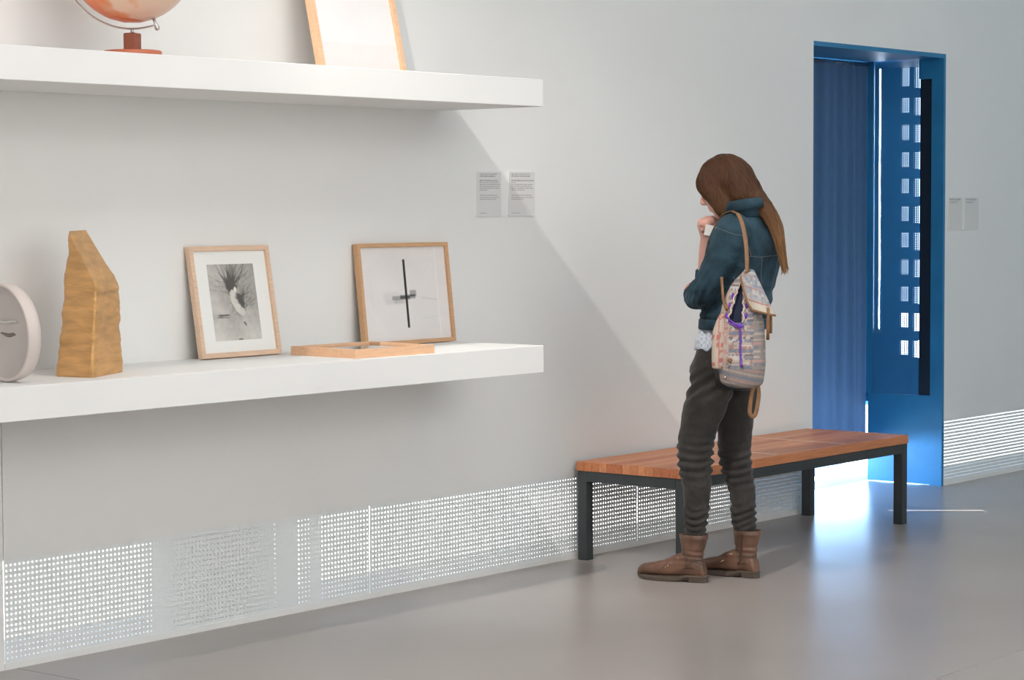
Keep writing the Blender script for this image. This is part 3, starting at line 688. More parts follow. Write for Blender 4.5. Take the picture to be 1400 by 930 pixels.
# ------- shirt
M_shirt = mat('plaid_shirt', (0.62, 0.66, 0.72), 0.8); nt = M_shirt.node_tree; tc = [x for x in nt.nodes if x.type == 'TEX_COORD'][0]
w1 = nt.nodes.new('ShaderNodeTexChecker'); w1.inputs['Scale'].default_value = 75; w1.inputs[1].default_value = (0.66, 0.69, 0.75, 1); w1.inputs[2].default_value = (0.24, 0.34, 0.50, 1)
w2 = nt.nodes.new('ShaderNodeTexNoise'); w2.inputs['Scale'].default_value = 30; mx = nt.nodes.new('ShaderNodeMixRGB'); mx.inputs[2].default_value = (0.66, 0.70, 0.76, 1)
nt.links.new(tc.outputs['Object'], w1.inputs[0]); nt.links.new(w2.outputs[0], mx.inputs[0]); nt.links.new(w1.outputs[0], mx.inputs[1]); nt.links.new(mx.outputs[0], nt.nodes['Principled BSDF'].inputs['Base Color'])
union('shirt', [trunk([(7.90, -.868, .948, .152, .118), (7.90, -.874, .985, .150, .115), (7.90, -.890, 1.04, .140, .108), (7.90, -.90, 1.09, .128, .096)])], 0.005, M_shirt, person, 3,
      lambda co: 0.006*math.sin(math.atan2(co.y+.88, co.x-7.9)*11+5*noise.noise(co*9)))

# ------- denim jacket
M_denim = mat('blue_denim', (0.025, 0.054, 0.077), 0.8, spec=0.15, var=0.6, vscale=10, bump=0.3, bscale=60, detail=6, sheen=0.04)
M_stitch = mat('pale_stitching', (0.13, 0.15, 0.16), 0.8); M_rivet = mat('jacket_button', (0.35, 0.27, 0.18), 0.35, metal=0.8)
tor = trunk([(7.90, -.893, 1.035, .150, .118), (7.90, -.897, 1.075, .154, .121), (7.90, -.912, 1.16, .158, .122), (7.90, -.932, 1.28, .176, .128), (7.90, -.945, 1.38, .188, .118), (7.90, -.945, 1.43, .165, .094), (7.90, -.942, 1.475, .10, .075), (7.90, -.938, 1.495, .070, .064)])
lsl = limb([(7.790, -.965, 1.430, .070), (7.754, -.985, 1.415, .072), (7.738, -.945, 1.320, .066), (7.730, -.900, 1.235, .062), (7.732, -.866, 1.190, .060), (7.765, -.815, 1.166, .055), (7.815, -.772, 1.162, .050)], 24, 5)
rsl = limb([(8.020, -.925, 1.430, .070), (8.058, -.905, 1.415, .070), (8.048, -.810, 1.315, .062), (8.032, -.720, 1.225, .058), (8.025, -.690, 1.195, .056), (8.008, -.690, 1.235, .050)], 24, 5)
def denim_fold(co):
    d = 0.006*noise.noise(co*10) + 0.003*noise.noise(co*24)
    e = math.exp(-((co-Vector((7.735, -.88, 1.20))).length/.085)**2)
    d += e*0.007*math.sin((co.z*0.8+co.y*1.1)*2*math.pi/0.036 + 2*noise.noise(co*8))
    e = math.exp(-((co-Vector((7.79, -.97, 1.36))).length/.08)**2)
    d += e*0.005*math.sin((co.z*1.0-co.y*0.6)*2*math.pi/0.045 + 2*noise.noise(co*7))
    if co.z < 1.20: d += 0.004*math.sin(co.z*2*math.pi/0.06+3*noise.noise(co*5))
    return d
jacket = union('jacket', [tor, lsl, rsl], 0.0055, M_denim, person, 4, denim_fold)
# collar: a turned-up band round the neck
def band(name, rows, matl, parent, n=40, a0=0, a1=360, thick=0.006):
    """rows: (cx, cy, cz, a, b, tilt) ; an open or closed band of cloth with thickness"""
    full = abs(a1-a0) >= 360; m = n if full else n+1; rings = []
    for off in (0, thick):
        for cx, cy, cz, a, b2, tl in rows:
            rings.append([Vector((cx+(a+off)*math.cos(t), cy+(b2+off)*math.sin(t), cz+tl*math.sin(t))) for t in (R(a0+(a1-a0)*k/n) for k in range(m))])
    k = len(rows); V = [v for r in rings for v in r]; F = []
    def quad(r1, r2):
        for j in range(n if full else n): 
            j2 = (j+1) % m; F.append((r1*m+j, r1*m+j2, r2*m+j2, r2*m+j))
    for i in range(k-1): quad(i, i+1); quad(k+i+1, k+i)
    quad(k, 0); quad(k-1, 2*k-1)
    if not full:
        for j in (0, m-1):
            for i in range(k-1): F.append((i*m+j, (i+1)*m+j, (k+i+1)*m+j, (k+i)*m+j))
    return from_py(name, V, F, matl, parent, True)
band('collar', [(7.90, -.935, 1.478, .086, .078, -.004), (7.90, -.938, 1.505, .082, .078, -.006), (7.90, -.940, 1.540, .079, .078, -.014), (7.90, -.942, 1.546, .084, .083, -.014), (7.90, -.944, 1.530, .090, .087, -.016), (7.90, -.946, 1.500, .097, .092, -.022)], M_denim, jacket, 40, 110, 430)
band('waistband', [(7.90, -.893, 1.030, .156, .124, 0), (7.90, -.893, 1.035, .159, .127, 0), (7.90, -.896, 1.068, .160, .127, 0), (7.90, -.896, 1.073, .157, .124, 0)], M_denim, jacket, 48)
# rolled cuff of the near sleeve and of the raised arm
def cuff(c, d, r, w_, parent):
    d = Vector(d).normalized(); x, y = frame_of(d); rings = []
    for s, rr in ((0, r-.010), (0, r), (.004, r+.005), (w_*.5, r+.006), (w_-.004, r+.005), (w_, r), (w_, r-.012)):
        rings.append([Vector(c)+d*s+(x*math.cos(t)+y*math.sin(t))*(rr+.0015*math.sin(5*t)) for t in (2*math.pi*k/32 for k in range(32))])
    V, F = ring_loft(rings, cap=False); return from_py('cuff', V, F, M_denim, parent, True)
cuff((7.800, -.784, 1.163), (.80, .62, .0), .050, .040, jacket)
cuff((8.012, -.690, 1.232), (-.28, -.06, 1), .044, .036, jacket)
# seams: yoke, side panels, sleeve seam
tree_mesh = jacket.data
from mathutils.bvhtree import BVHTree
bv = BVHTree.FromPolygons([v.co for v in tree_mesh.vertices], [tuple(q.vertices) for q in tree_mesh.polygons])
def seam(pts, parent, bvh, r=0.0011, off=0.0004, matl=None, name='seam'):
    P = []
    for q in smooth_pts(pts, 8):
        loc, nn, _, _ = bvh.find_nearest(Vector(q)); P.append(loc+nn*off)
    return tube(name, P, r, matl or M_stitch, parent, 6)
seam([(7.76, -1.06, 1.33), (7.84, -1.08, 1.325), (7.92, -1.08, 1.325), (8.02, -1.06, 1.33)], jacket, bv)
seam([(7.84, -1.08, 1.325), (7.86, -1.07, 1.20), (7.88, -1.03, 1.08)], jacket, bv); seam([(7.97, -1.08, 1.325), (7.955, -1.07, 1.20), (7.93, -1.03, 1.08)], jacket, bv)
seam([(7.80, -.88, 1.47), (7.74, -.92, 1.44), (7.71, -1.0, 1.42), (7.75, -1.05, 1.40), (7.79, -1.05, 1.33)], jacket, bv)
seam([(7.80, -1.02, 1.02+.05), (7.765, -.96, 1.15), (7.77, -.98, 1.25)], jacket, bv)

# ------- hair
M_hair = attr_mat('long_brown_hair', 0.5, 0.22)
hn = M_hair.node_tree; tc = [x for x in hn.nodes if x.type == 'TEX_COORD'][0]
def hair_col(z, k=0.5):
    t = max(0, min(1, (1.62-z)/0.30)); a, b2 = (0.060, 0.024, 0.0105), (0.25, 0.128, 0.055)
    return [(a[i]+(b2[i]-a[i])*t**1.3)*(0.65+0.7*k) for i in range(3)]+[1.0]
def paint_hair(o, k=None):
    at = o.data.color_attributes.new('Col', 'FLOAT_COLOR', 'POINT'); d = []
    for v in o.data.vertices: d += hair_col(v.co.z, (0.42+0.35*noise.noise(Vector((v.co.x*26, v.co.y*26, v.co.z*5)))) if k is None else k[v.index])
    at.data.foreach_set('color', d)
TAIL = [(7.91, -.935, 1.610), (7.92, -1.005, 1.550), (7.925, -1.060, 1.475), (7.922, -1.092, 1.395), (7.915, -1.110, 1.340), (7.910, -1.124, 1.295)]
mass = union('hair', [hball((0, -.016, .040), (.086, .106, .094), 26), hball((-.050, .030, .030), (.036, .058, .066), 20), hball((.050, .030, .030), (.036, .058, .066), 20),
      limb([(*hp(-.072, .020, .010), .032), (*hp(-.078, .006, -.050), .036), (*hp(-.074, .0, -.105), .027), (*hp(-.066, -.006, -.145), .012)], 16, 4), limb([(*hp(.072, .020, .010), .032), (*hp(.078, .0, -.050), .030), (*hp(.074, -.012, -.10), .018)], 16, 4),
      limb([(*hp(-.045, -.050, .010), .058), (*hp(-.048, -.062, -.05), .046), (*hp(-.046, -.066, -.085), .030)], 18, 4),
      limb([(*hp(0, -.055, .02), .080), (7.91, -.965, 1.570, .056), (7.92, -1.020, 1.525, .037), (7.925, -1.068, 1.455, .029), (7.922, -1.095, 1.385, .022), (7.915, -1.114, 1.325, .013), (7.910, -1.125, 1.292, .005)], 20, 4)],
      0.005, M_hair, person, 12, lambda co: 0.004*noise.noise(Vector((co.x*70, co.y*70, co.z*9))))
paint_hair(mass)
hb = BVHTree.FromPolygons([v.co for v in mass.data.vertices], [tuple(q.vertices) for q in mass.data.polygons])
rnd = random.Random(11); bm = bmesh.new(); kval = []
def lock(path, r0, n=5):
    P = []
    for i, q in enumerate(path):
        t = i/(len(path)-1); P.append((q, r0*(0.5+1.2*t if t < .4 else 1.0 if t < .6 else 1.0-(t-.6)/.4*0.85)))
    c0 = len(bm.verts); add_tube(bm, [q for q, _ in P], [(r, r*0.6) for _, r in P], n); k = rnd.uniform(0.15, 1.0); kval.extend([k]*(len(bm.verts)-c0))
for i in range(520):
    side = -1 if rnd.random() < 0.62 else 1; ph = R(rnd.uniform(18, 178))*side; part_y = rnd.uniform(-.05, .07)
    pts = [Vector((0.004*side, part_y, .128))]; e = Vector((.089, .108, .098)); c = Vector((0, -.014, .036))
    th1 = R(100 if abs(ph) > R(95) else 88)
    for k in range(1, 8):
        th = R(16)+(th1-R(16))*k/7; u = Vector((e.x*math.sin(th)*math.sin(ph), e.y*math.sin(th)*math.cos(ph), e.z*math.cos(th)))+c
        pts.append(u*(k/7.0)**0.3+pts[0]*(1-(k/7.0)**0.3))
    W_ = [hp(*q) for q in pts]
    if abs(ph) > R(72):
        off = Vector((1.2*math.sin(ph)+rnd.gauss(0, .35), 0.8*math.cos(ph)+.3+rnd.gauss(0, .35), 0)); last = W_[-1]; stop = rnd.uniform(0.62, 1.0)
        for k in range(1, 11):
            t = k/10*stop; s = t*(len(TAIL)-1); i0 = min(int(s), len(TAIL)-2); f_ = s-i0; base_ = Vector(TAIL[i0]).lerp(Vector(TAIL[i0+1]), f_)
            rr = 0.036*(1-t)+0.010; q = base_+off*rr*0.5; mixw = min(1, k/4.0); W_.append(last.lerp(q, mixw) + (Vector((0, 0, -0.012*k)) if mixw < 1 else Vector((0, 0, 0))))
    elif abs(ph) > R(30):
        L = rnd.uniform(.08, .19)
        for k in range(1, 6): W_.append(W_[7]+Vector((rnd.uniform(-.002, .002), -0.010*k*k/8, -L*k/5)))
    else:
        for k in range(1, 4): W_.append(W_[7]+Vector((0.004*side*k, -0.004*k, -0.014*k)))
    W2_ = []
    for q in W_:
        loc, nn, _, dist = hb.find_nearest(q)
        out_ = (q-loc).dot(nn); q2 = loc+nn*max(0.0005, min(0.004, out_)) if out_ < 0.0005 or dist < 0.03 else loc+nn*0.008; W2_.append(q2)
    lock([Vector(q) for q in smooth_pts(W2_, 2)], rnd.uniform(.0020, .0038))
for i in range(240):     # locks over the near temple and cheek
    ph = R(-rnd.uniform(22, 128)); py_ = rnd.uniform(.02, .085); pts = [Vector((-.004, py_, .124))]
    for k in range(1, 7): th = R(14)+R(80)*k/6; pts.append(Vector((.098*math.sin(th)*math.sin(ph), .112*math.sin(th)*math.cos(ph), .100*math.cos(th)+.034)))
    z1 = -rnd.uniform(.05, .15); x1, y1 = pts[-1].x, pts[-1].y
    for k in range(1, 6): pts.append(Vector((x1*(1-.05*k/5)-.004, y1*(1-.75*k/5), pts[6].z+(z1-pts[6].z)*k/5)))
    W2_ = []
    for q in [hp(*q) for q in pts]:
        loc, nn, _, dist = hb.find_nearest(q); W2_.append(loc+nn*rnd.uniform(.001, .0045))
    lock([Vector(q) for q in smooth_pts(W2_, 2)], rnd.uniform(.0020, .0038))
for i in range(46):      # loose ends of the tail
    a = rnd.uniform(0, 6.28); s = rnd.uniform(.2, 1); o_ = Vector((math.cos(a), math.sin(a), 0))*.020*s; L = rnd.uniform(.8, 1.22)
    path = [Vector(TAIL[2])+o_*1.6, Vector(TAIL[3])+o_*1.4, Vector(TAIL[4])+o_*1.1, Vector(TAIL[5])+o_*0.8+Vector((0, -.004*L, -.035*(L-.6))), Vector(TAIL[5])+o_*1.0+Vector((.0, -.006, -.075*(L-.6)))]
    lock([Vector(q) for q in smooth_pts(path, 3)], rnd.uniform(.0018, .0034))
strands = from_bm('strand_layer', bm, M_hair, mass, True); paint_hair(strands, kval); strands['kind'] = 'stuff'

# ------- boots
M_boot = mat('brown_leather', (0.130, 0.066, 0.043), 0.42, spec=0.5, var=0.42, vscale=11, bump=0.22, bscale=26, detail=6)
M_sole = mat('boot_sole', (0.075, 0.055, 0.042), 0.55, var=0.2, vscale=20); M_zip = mat('zip_tape', (0.05, 0.03, 0.022), 0.5); M_stud = mat('brass_stud', (0.85, 0.62, 0.36), 0.15, metal=1.0)
def boot(heel, toe, ank, side, zipped):
    heel, toe = Vector(heel), Vector(toe); d = (toe-heel); L = d.length; d.normalize(); s = Vector((d.y, -d.x, 0))         # s: to the boot's right
    root = empty('boot', (0, 0, 0)); root.parent = person
    def at(u, v, z): return heel+d*u+s*v+Vector((0, 0, z))
    def outline(grow=0.0, n=44):
        out = []
        for k in range(n):
            t = 2*math.pi*k/n; u = L*(0.5-0.5*math.cos(t)); v = math.sin(t); tt = u/L
            wd = 0.031+0.016*math.sin(min(1, max(0, (tt-.25)/.75))*math.pi*0.62)-0.004*math.exp(-((tt-.38)/.12)**2); sq = math.copysign(abs(v)**0.62, v)
            out.append((u+(grow if tt > .5 else -grow)*abs(math.cos(t)), sq*(wd+grow)))
        return out
    # foot: sections along the boot, heel to toe
    secs = [(0.004, .020, .052), (.015, .029, .082), (.05, .033, .112), (.09, .034, .115), (.13, .037, .110), (.17, .042, .090), (.21, .046, .076), (.25, .046, .067), (.275, .041, .060), (.290, .031, .050), (.2945, .022, .042)]
    k_ = L/0.295; rings = []
    for u, w_, ht in smooth_pts(secs, 3):
        ring = []
        for k in range(24):
            t = 2*math.pi*k/24; c, sn = math.cos(t), math.sin(t); zz = 0.020+(ht-0.020)*(0.5+0.5*math.copysign(abs(sn)**0.7, sn)); ring.append(at(u*k_, w_*math.copysign(abs(c)**0.8, c), zz))
        rings.append(ring)
    foot = ring_loft(rings)
    a = Vector(ank); sh_rows = []
    rows = [(at(.062*k_, 0, .060), .040, .047), (at(.062*k_, 0, .095), .039, .046), (at(.060*k_, 0, .125), .040, .046), (at(.058*k_, 0, .155), .046, .053), (at(.056*k_, 0, .186), .050, .058)]
    rings = [[c+s*(w_*math.cos(t))+d*(b2*math.sin(t)) for t in (2*math.pi*k/28 for k in range(28))] for c, w_, b2 in rows]
    def leather(co):
        h_ = math.exp(-((co.z-.105)/.03)**2); return 0.003*noise.noise(co*18)+0.0015*noise.noise(co*45)+h_*0.0016*math.sin(co.z*2*math.pi/0.022+3*noise.noise(co*9))
    up_ = union('upper', [foot, ring_loft(rings)], 0.004, M_boot, root, 3, leather)
    # collar of the shaft, open on top
    top = [[c+s*(w_*math.cos(t))+d*(b2*math.sin(t)) for t in (2*math.pi*k/32 for k in range(32))] for c, w_, b2 in ((at(.056*k_, 0, .176), .0505, .0585), (at(.056*k_, 0, .194), .052, .0605), (at(.056*k_, 0, .196), .0505, .059), (at(.056*k_, 0, .180), .0475, .056))]
    V, F = ring_loft(top, cap=False); from_py('shaft_top', V, F, M_boot, root, True)
    # sole and heel block
    o1, o0 = outline(.006), outline(.003)
    V, F = ring_loft([[at(u, v, .012 if u > .10*L/.295 else .018) for u, v in o0], [at(u, v, .014 if u > .1 else .020) for u, v in o1], [at(u, v, .026) for u, v in o1], [at(u, v, .029) for u, v in o0]]); 
    def toe_up(v):
        u = (Vector(v)-heel).dot(d)/L; return Vector(v)+Vector((0, 0, -.011*min(1, max(0, (u-.30)/.12)) + (.010*((u-.85)/.15)**2 if u > .85 else 0)))
    from_py('sole', [toe_up(v) for v in V], F, M_sole, root)
    hb_ = [(u, v) for u, v in outline(.004) if u < .27*L]; hb_ = hb_ ; hull = sorted(hb_, key=lambda q: math.atan2(q[1], q[0]-.035))
    V, F = ring_loft([[at(u, v*.97, .0005) for u, v in hull], [at(u, v, .003) for u, v in hull], [at(u, v, .021) for u, v in hull]]); from_py('heel', V, F, M_sole, root)
    bb = BVHTree.FromPolygons([v.co for v in up_.data.vertices], [tuple(q.vertices) for q in up_.data.polygons])
    sg = -1    # the side seen from the shelf end
    seam([at(.105*k_, sg*.06, .130), at(.07*k_, sg*.06, .105), at(.02*k_, sg*.06, .098), at(-.02, sg*.01, .10)], root, bb, .0014, .0006, M_sole)
    seam([at(.085*k_, sg*.06, .045), at(.075*k_, sg*.06, .070), at(.035*k_, sg*.06, .085), at(-.02, 0, .085)], root, bb, .0014, .0006, M_sole)
    seam([at(.20*k_, sg*.05, .035), at(.170*k_, sg*.05, .06), at(.155*k_, sg*.03, .09)], root, bb, .0014, .0006, M_sole)
    if zipped: seam([at(.050*k_, sg*.06, .19), at(.056*k_, sg*.06, .14), at(.064*k_, sg*.06, .10), at(.072*k_, sg*.06, .065)], root, bb, .0032, .0004, M_zip, 'zip')
    for u, z in ((.150, .066), (.158, .060), (.112, .108)):
        loc, nn, _, _ = bb.find_nearest(at(u*k_, sg*.06, z)); V, F = ball(loc+nn*.001, .0032, None, 8); from_py('stud', V, F, M_stud, root, True)
    return root
boot((7.806, -.826, 0), (7.752, -.532, 0), (7.79, -.78, .1), -1, False)
boot((8.030, -.928, 0), (8.018, -.655, 0), (8.02, -.868, .1), 1, True)

# ------- slip of white card in the raised hand
V = [Vector(q) for q in ((-.021, -.001, -.022), (.021, -.001, -.022), (.021, -.001, .022), (-.021, -.001, .022), (-.021, .001, -.022), (.021, .001, -.022), (.021, .001, .022), (-.021, .001, .022))]
rm = Matrix.Rotation(R(-51), 3, 'Z') @ Matrix.Rotation(R(-12), 3, 'X') @ Matrix.Rotation(R(12), 3, 'Y')
card = from_py('paper_slip', [rm @ v + Vector((7.892, -.782, 1.427)) for v in V], [(0, 1, 2, 3), (7, 6, 5, 4), (0, 4, 5, 1), (1, 5, 6, 2), (2, 6, 7, 3), (3, 7, 4, 0)], mat('white_card', (0.85, 0.83, 0.82), 0.6))
tag(card, 'small white slip of card held in the raised hand', 'card')
# ------------------------------------------------------------------ the woven backpack hung from one shoulder
bag = empty('backpack', (7.655, -1.088, 0.815)); bag.rotation_euler = (0, 0, math.atan2(-.893, .45))   # local x: across, local y: away from the back of the bag (into the wearer), z: up
tag(bag, 'colourful woven drawstring backpack with brown leather straps hanging from the shoulder', 'backpack')
M_weave = attr_mat('woven_cloth', 0.85, 0.15, bump=0.25, bscale=260); M_lining = mat('navy_lining', (0.012, 0.018, 0.05), 0.8)
M_leather = mat('tan_leather', (0.23, 0.115, 0.05), 0.5, var=0.2, vscale=30); M_cord = mat('purple_cord', (0.16, 0.045, 0.42), 0.6); M_cream = mat('cream_trim', (0.66, 0.55, 0.47), 0.8)
M_silver = mat('silver_buckle', (0.75, 0.72, 0.68), 0.25, metal=1.0)
ROWS = [(0.0, .010, .040, .030), (.008, .008, .068, .046), (.03, .004, .086, .058), (.09, .002, .092, .066), (.17, .0, .094, .066), (.26, .001, .086, .058), (.33, .002, .074, .048), (.40, .012, .050, .034), (.445, .026, .026, .020), (.465, .030, .012, .010)]
DENSE = smooth_pts(ROWS, 12)
def prof(t):
    for a, b2 in zip(DENSE, DENSE[1:]):
        if a[0] <= t <= b2[0]:
            f_ = (t-a[0])/max(1e-9, b2[0]-a[0]); return [a[i]+(b2[i]-a[i])*f_ for i in range(4)]
    return DENSE[0] if t < 0 else DENSE[-1]
def front(s, t, off=0.0):
    _, c, hw, dp = prof(t); x = max(-.98, min(.98, (s-c)/hw)); return Vector((s, -(dp*math.sqrt(1-x*x)+off), t))
def hsh(i, j, k=0): return (math.sin(i*127.1+j*311.7+k*74.7)*43758.5453) % 1.0
CREAM, CORAL, BLUE, GREY, WHITE, PINK, DARKB = (.50, .42, .36), (.44, .17, .14), (.12, .17, .27), (.26, .235, .225), (.62, .60, .57), (.50, .28, .26), (.06, .08, .14)
def weave(s, t):
    c = weave_raw(s, t); m_ = (.33, .29, .275); return tuple(c[i]*.66+m_[i]*.34 for i in range(3))
def weave_raw(s, t):
    if t < .075:      # slanted stripes round the foot
        q = (t*1.0+s*0.22)/.0085; i = int(math.floor(q)); c = (GREY, CREAM, GREY, PINK, GREY, BLUE)[i % 6]; return tuple(v*0.80 for v in c)
    if s < -.042: return CORAL if hsh(int(t/.012), int(s/.009)) > .80 else PINK if hsh(int(t/.009), int(s/.012), 2) > .7 else CREAM
    j = int(math.floor(t/.0075)); i = int(math.floor((s+0.004*(j % 2))/.0085)); r_ = hsh(i, j); row = j % 9
    if s > .055: return (GREY, CREAM, GREY, BLUE, GREY, PINK, GREY, CREAM, GREY)[row] if r_ > .25 else GREY
    if row in (0, 5): return CREAM if r_ > .3 else CORAL
    if row in (1, 2): return BLUE if r_ > .25 else GREY
    if row == 3: return CORAL if r_ > .62 else CREAM
    if row == 4: return GREY if r_ > .4 else WHITE
    if row in (6, 7): return (WHITE if r_ > .45 else BLUE) if s < .02 else (BLUE if r_ > .4 else GREY)
    return CREAM if r_ > .5 else DARKB
def in_v(s, t): return .258 < t < .410 and (-.044+(t-.258)*.30) < s < (.010+(t-.258)*.02)
def color_mesh(o, func):
    at = o.data.color_attributes.new('Col', 'FLOAT_COLOR', 'POINT'); d = []
    for v in o.data.vertices: d += [*func(v.co), 1.0]
    at.data.foreach_set('color', d)
n = 128; rings = []
ts = [0.465*k/150 for k in range(151)]
for t in ts:
    _, c, hw, dp = prof(t); wob = 0.004*noise.noise(Vector((0, t*14, 2)))
    rings.append([Vector((c+(hw+wob+0.004*noise.noise(Vector((a*2, t*16, 5))))*math.cos(a), (dp+0.003*noise.noise(Vector((a*3, t*20, 1))))*math.sin(a), t)) for a in (2*math.pi*k/n for k in range(n))])
V, F = ring_loft(rings)
F = [f for f in F if not (len(f) == 4 and in_v(sum(V[i].x for i in f)/4, sum(V[i].z for i in f)/4) and sum(V[i].y for i in f)/4 < 0)]
body = from_py('body', V, F, M_weave, bag, True); color_mesh(body, lambda co: weave(co.x, co.z))
rings = [[Vector((c+(hw-.008)*math.cos(a), (dp*0.62)*math.sin(a), t)) for a in (2*math.pi*k/40 for k in range(40))] for t, c, hw, dp in [prof(.20+.22*k/12) for k in range(13)]]
V, F = ring_loft(rings); from_py('lining', V, F, M_lining, bag, True)
# scalloped trims beside the opening
for sd, lo in ((-1, 'left'), (1, 'right')):
    P = []
    for k in range(60):
        t = .258+.135*k/59; b0 = (-.044+(t-.258)*.30) if sd < 0 else (.010+(t-.258)*.02)
        P.append(front(b0+sd*0.008*abs(math.sin(k/59*math.pi*3.5)), t, .0025))
    tube('scallop_trim', P, .0028, M_cream, bag, 8)
    for k in range(3):
        t = .285+.038*k; b0 = (-.044+(t-.258)*.30) if sd < 0 else (.010+(t-.258)*.02); c = front(b0+sd*.015, t, .001)
        tube('purple_patch', [c+Vector((0, 0, -.012)), c+Vector((0, -.001, 0)), c+Vector((0, 0, .012))], [(.003, .0015), (.006, .002), (.003, .0015)], M_cord, bag, 8, hint=Vector((0, 1, 0)))
# flap
NV, NU = 40, 30; V, F = [], []
Lp = smooth_pts([(.006, .438), (.012, .405), (.022, .368), (.034, .335), (.052, .308)], 10); Rp = smooth_pts([(.054, .462), (.072, .425), (.094, .380), (.116, .333), (.138, .286)], 10)
for side in (0, 1):
    for j in range(NV+1):
        for i in range(NU+1):
            u, v = i/NU, j/NV; a, b2 = Lp[j], Rp[j]; s, t = a[0]+(b2[0]-a[0])*u, a[1]+(b2[1]-a[1])*u
            V.append(Vector((s, -(.058+.016*math.sin(math.pi*u)*(0.4+0.6*v)-.030*u*u*0.8+.010*v) + side*.005, t)))
S = (NU+1)*(NV+1)
for j in range(NV):
    for i in range(NU):
        a = j*(NU+1)+i; F.append((a, a+1, a+NU+2, a+NU+1)); F.append((S+a, S+a+NU+1, S+a+NU+2, S+a+1))
edge = [i for i in range(NU+1)] + [(j)*(NU+1)+NU for j in range(1, NV+1)] + [NV*(NU+1)+i for i in range(NU-1, -1, -1)] + [j*(NU+1) for j in range(NV-1, 0, -1)]
for k in range(len(edge)): a, b2 = edge[k], edge[(k+1) % len(edge)]; F.append((a, S+a, S+b2, b2))
flap = from_py('flap', V, F, M_weave, bag, True)
def flap_col(co):
    k = None; d = (co.z-.285)*0.9 + (co.x-.05)*0.28      # distance up from the hem
    if d < .050: return tuple(v*0.92 for v in ((.58, .53, .46) if hsh(int(co.x/.02), int(d/.02)) > .3 else (.50, .45, .38)))
    if d < .056 or .094 < d < .098 or .135 < d < .138: return (.40, .22, .20)
    i, j = int(co.x/.0085), int(d/.0085); return (.34, .34, .36) if hsh(i, j, 3) > .45 else (.24, .27, .33) if hsh(i, j, 4) > .5 else (.46, .43, .40)
color_mesh(flap, flap_col)
Vb = [V[j*(NU+1)] for j in range(0, NV+1, 2)] + [V[NV*(NU+1)+i] for i in range(2, NU+1, 2)]
tube('leather_binding', Vb, .0046, M_leather, flap, 8)
tube('tab_strap', [(.112, -.062, .318), (.113, -.070, .290), (.112, -.068, .245), (.111, -.062, .192)], [(.0065, .002)]*4, M_leather, bag, 10, hint=Vector((0, 1, 0)))
tube('tab_strap', [(.118, -.020, .285), (.119, -.022, .250), (.118, -.020, .215)], [(.006, .002)]*3, M_leather, bag, 10, hint=Vector((0, 1, 0)))
# side pocket
rings = []
for t, c, hw, dp in smooth_pts([(.075, -.086, .014, .012), (.085, -.086, .024, .022), (.13, -.084, .027, .026), (.20, -.083, .027, .026), (.245, -.078, .022, .022), (.290, -.068, .012, .012)], 8):
    rings.append([Vector((c+hw*math.cos(a), -.030+dp*math.sin(a), t)) for a in (2*math.pi*k/40 for k in range(40))])
V, F = ring_loft(rings); pk = from_py('side_pocket', V, F, M_weave, bag, True); color_mesh(pk, lambda co: CORAL if (hsh(int(co.z/.011), int(co.x/.008), 7) > .82 or abs(co.x+.080) < .002) else CREAM)
# drawstring
def cord(pts, r=.0032): tube('drawstring', smooth_pts([tuple(front(s, t, o)) for s, t, o in pts], 6), r, M_cord, bag, 8)
cord([(-.054, .290, .004), (-.046, .276, .007), (-.028, .262, .008), (-.006, .250, .008), (.012, .258, .006)])
cord([(-.044, .262, .004), (-.024, .250, .008), (.0, .240, .009), (.018, .245, .006)])
cord([(.004, .246, .009), (.006, .20, .006), (.005, .15, .005), (.009, .10, .005)], .0036)
tube('cord_end', [front(.008, .104, .005), front(.012, .086, .006)], [.004, .0055], M_cord, bag, 8)
V, F = ball(front(.004, .246, .009), (.010, .008, .008), None, 12); from_py('cord_knot', V, F, M_cord, bag, True)
# buckle with its leather tab
c = front(-.046, .096, .006)
bm = bmesh.new()
for lo, hi in (((-.009, -.002, -.009), (.009, .002, -.006)), ((-.009, -.002, .006), (.009, .002, .009)), ((-.009, -.002, -.006), (-.006, .002, .006)), ((.006, -.002, -.006), (.009, .002, .006)), ((-.001, -.003, -.008), (.001, -.001, .008))): add_box(bm, lo, hi, .0006, 1)
bmesh.ops.rotate(bm, verts=bm.verts, cent=(0, 0, 0), matrix=Matrix.Rotation(R(38), 3, 'Y')); bmesh.ops.translate(bm, verts=bm.verts, vec=c); from_bm('buckle', bm, M_silver, bag)
tube('leather_tab', [front(-.042, .100, .003), front(-.030, .118, .003)], [(.008, .002)]*2, M_leather, bag, 8, hint=Vector((0, 1, 0)))
V, F = ball(front(-.055, .045, .003), .0045, None, 10); from_py('rivet', V, F, M_silver, bag, True)
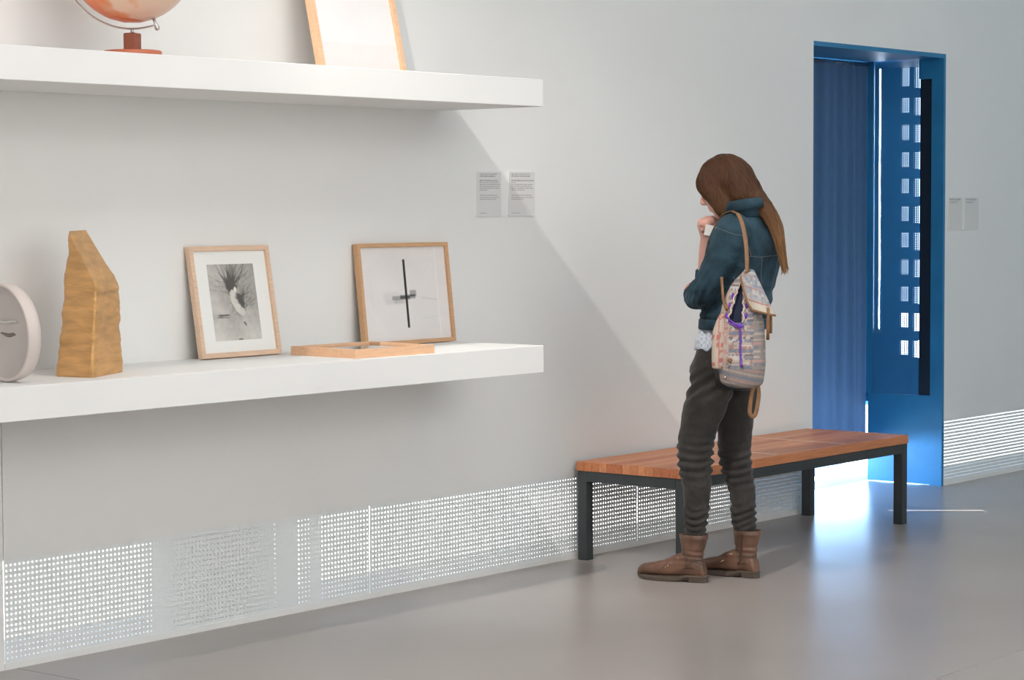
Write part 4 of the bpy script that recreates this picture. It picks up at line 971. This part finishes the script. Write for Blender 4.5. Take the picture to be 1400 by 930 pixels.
# straps
iv = (Matrix.Translation(bag.location) @ Matrix.Rotation(bag.rotation_euler.z, 4, 'Z')).inverted()
def world_strap(name, pts, wd, th, hint): tube(name, [iv @ Vector(q) for q in smooth_pts(pts, 6)], [(wd, th)]*((len(pts)-1)*6+1), M_leather, bag, 10, hint=hint)
jb = BVHTree.FromPolygons([v.co for v in jacket.data.vertices], [tuple(q.vertices) for q in jacket.data.polygons])
path = [Vector(q) for q in smooth_pts([(7.636, -1.128, 1.262), (7.645, -1.122, 1.320), (7.657, -1.108, 1.385), (7.672, -1.085, 1.450), (7.700, -1.045, 1.494), (7.745, -.998, 1.500), (7.772, -.960, 1.492), (7.793, -.908, 1.456), (7.812, -.868, 1.40), (7.825, -.838, 1.32)], 6)]
for _ in range(3):
    for i, q in enumerate(path):
        loc, nn, _i, _d = jb.find_nearest(q); dd = (q-loc).dot(nn)
        if dd < 0.0075: path[i] = loc+nn*0.0078
    path = [path[0]] + [(path[i-1]+path[i]*2+path[i+1])/4 for i in range(1, len(path)-1)] + [path[-1]]
for i, q in enumerate(path):
    loc, nn, _i, _d = jb.find_nearest(q); dd = (q-loc).dot(nn)
    if dd < 0.0065: path[i] = loc+nn*0.0068
rings = []
for i, q in enumerate(path):
    loc, nn, _i, _d = jb.find_nearest(q); d = (path[min(i+1, len(path)-1)]-path[max(i-1, 0)]).normalized(); nn = (q-loc).normalized() if _d > .03 else nn
    nn = (nn-d*nn.dot(d)).normalized(); sx_ = d.cross(nn); rings.append([iv @ (q+sx_*(.0085*math.cos(t))+nn*(.0025*math.sin(t))) for t in (2*math.pi*k/10 for k in range(10))])
V, F = ring_loft(rings); from_py('shoulder_strap', V, F, M_leather, bag, True)
tube('lower_strap', smooth_pts([(-.072, -.035, .435), (-.068, -.040, .385), (-.062, -.046, .340), (-.050, -.050, .305)], 5), [(.0055, .002)]*16, M_leather, bag, 10)
tube('lower_strap', smooth_pts([(-.066, -.046, .355), (-.054, -.052, .325), (-.044, -.054, .312)], 5), [(.009, .003)]*11, M_leather, bag, 10)
lp = [(.052, 0, .012), (.044, -.004, -.02), (.038, -.006, -.060), (.036, -.004, -.098), (.046, -.002, -.113), (.058, 0, -.102), (.066, .002, -.062), (.070, .002, -.024), (.066, .0, .012)]
tube('hanging_loop', smooth_pts(lp, 5), [(.0030, .0085)]*41, M_leather, bag, 10, hint=Vector((1, 0, 0)))
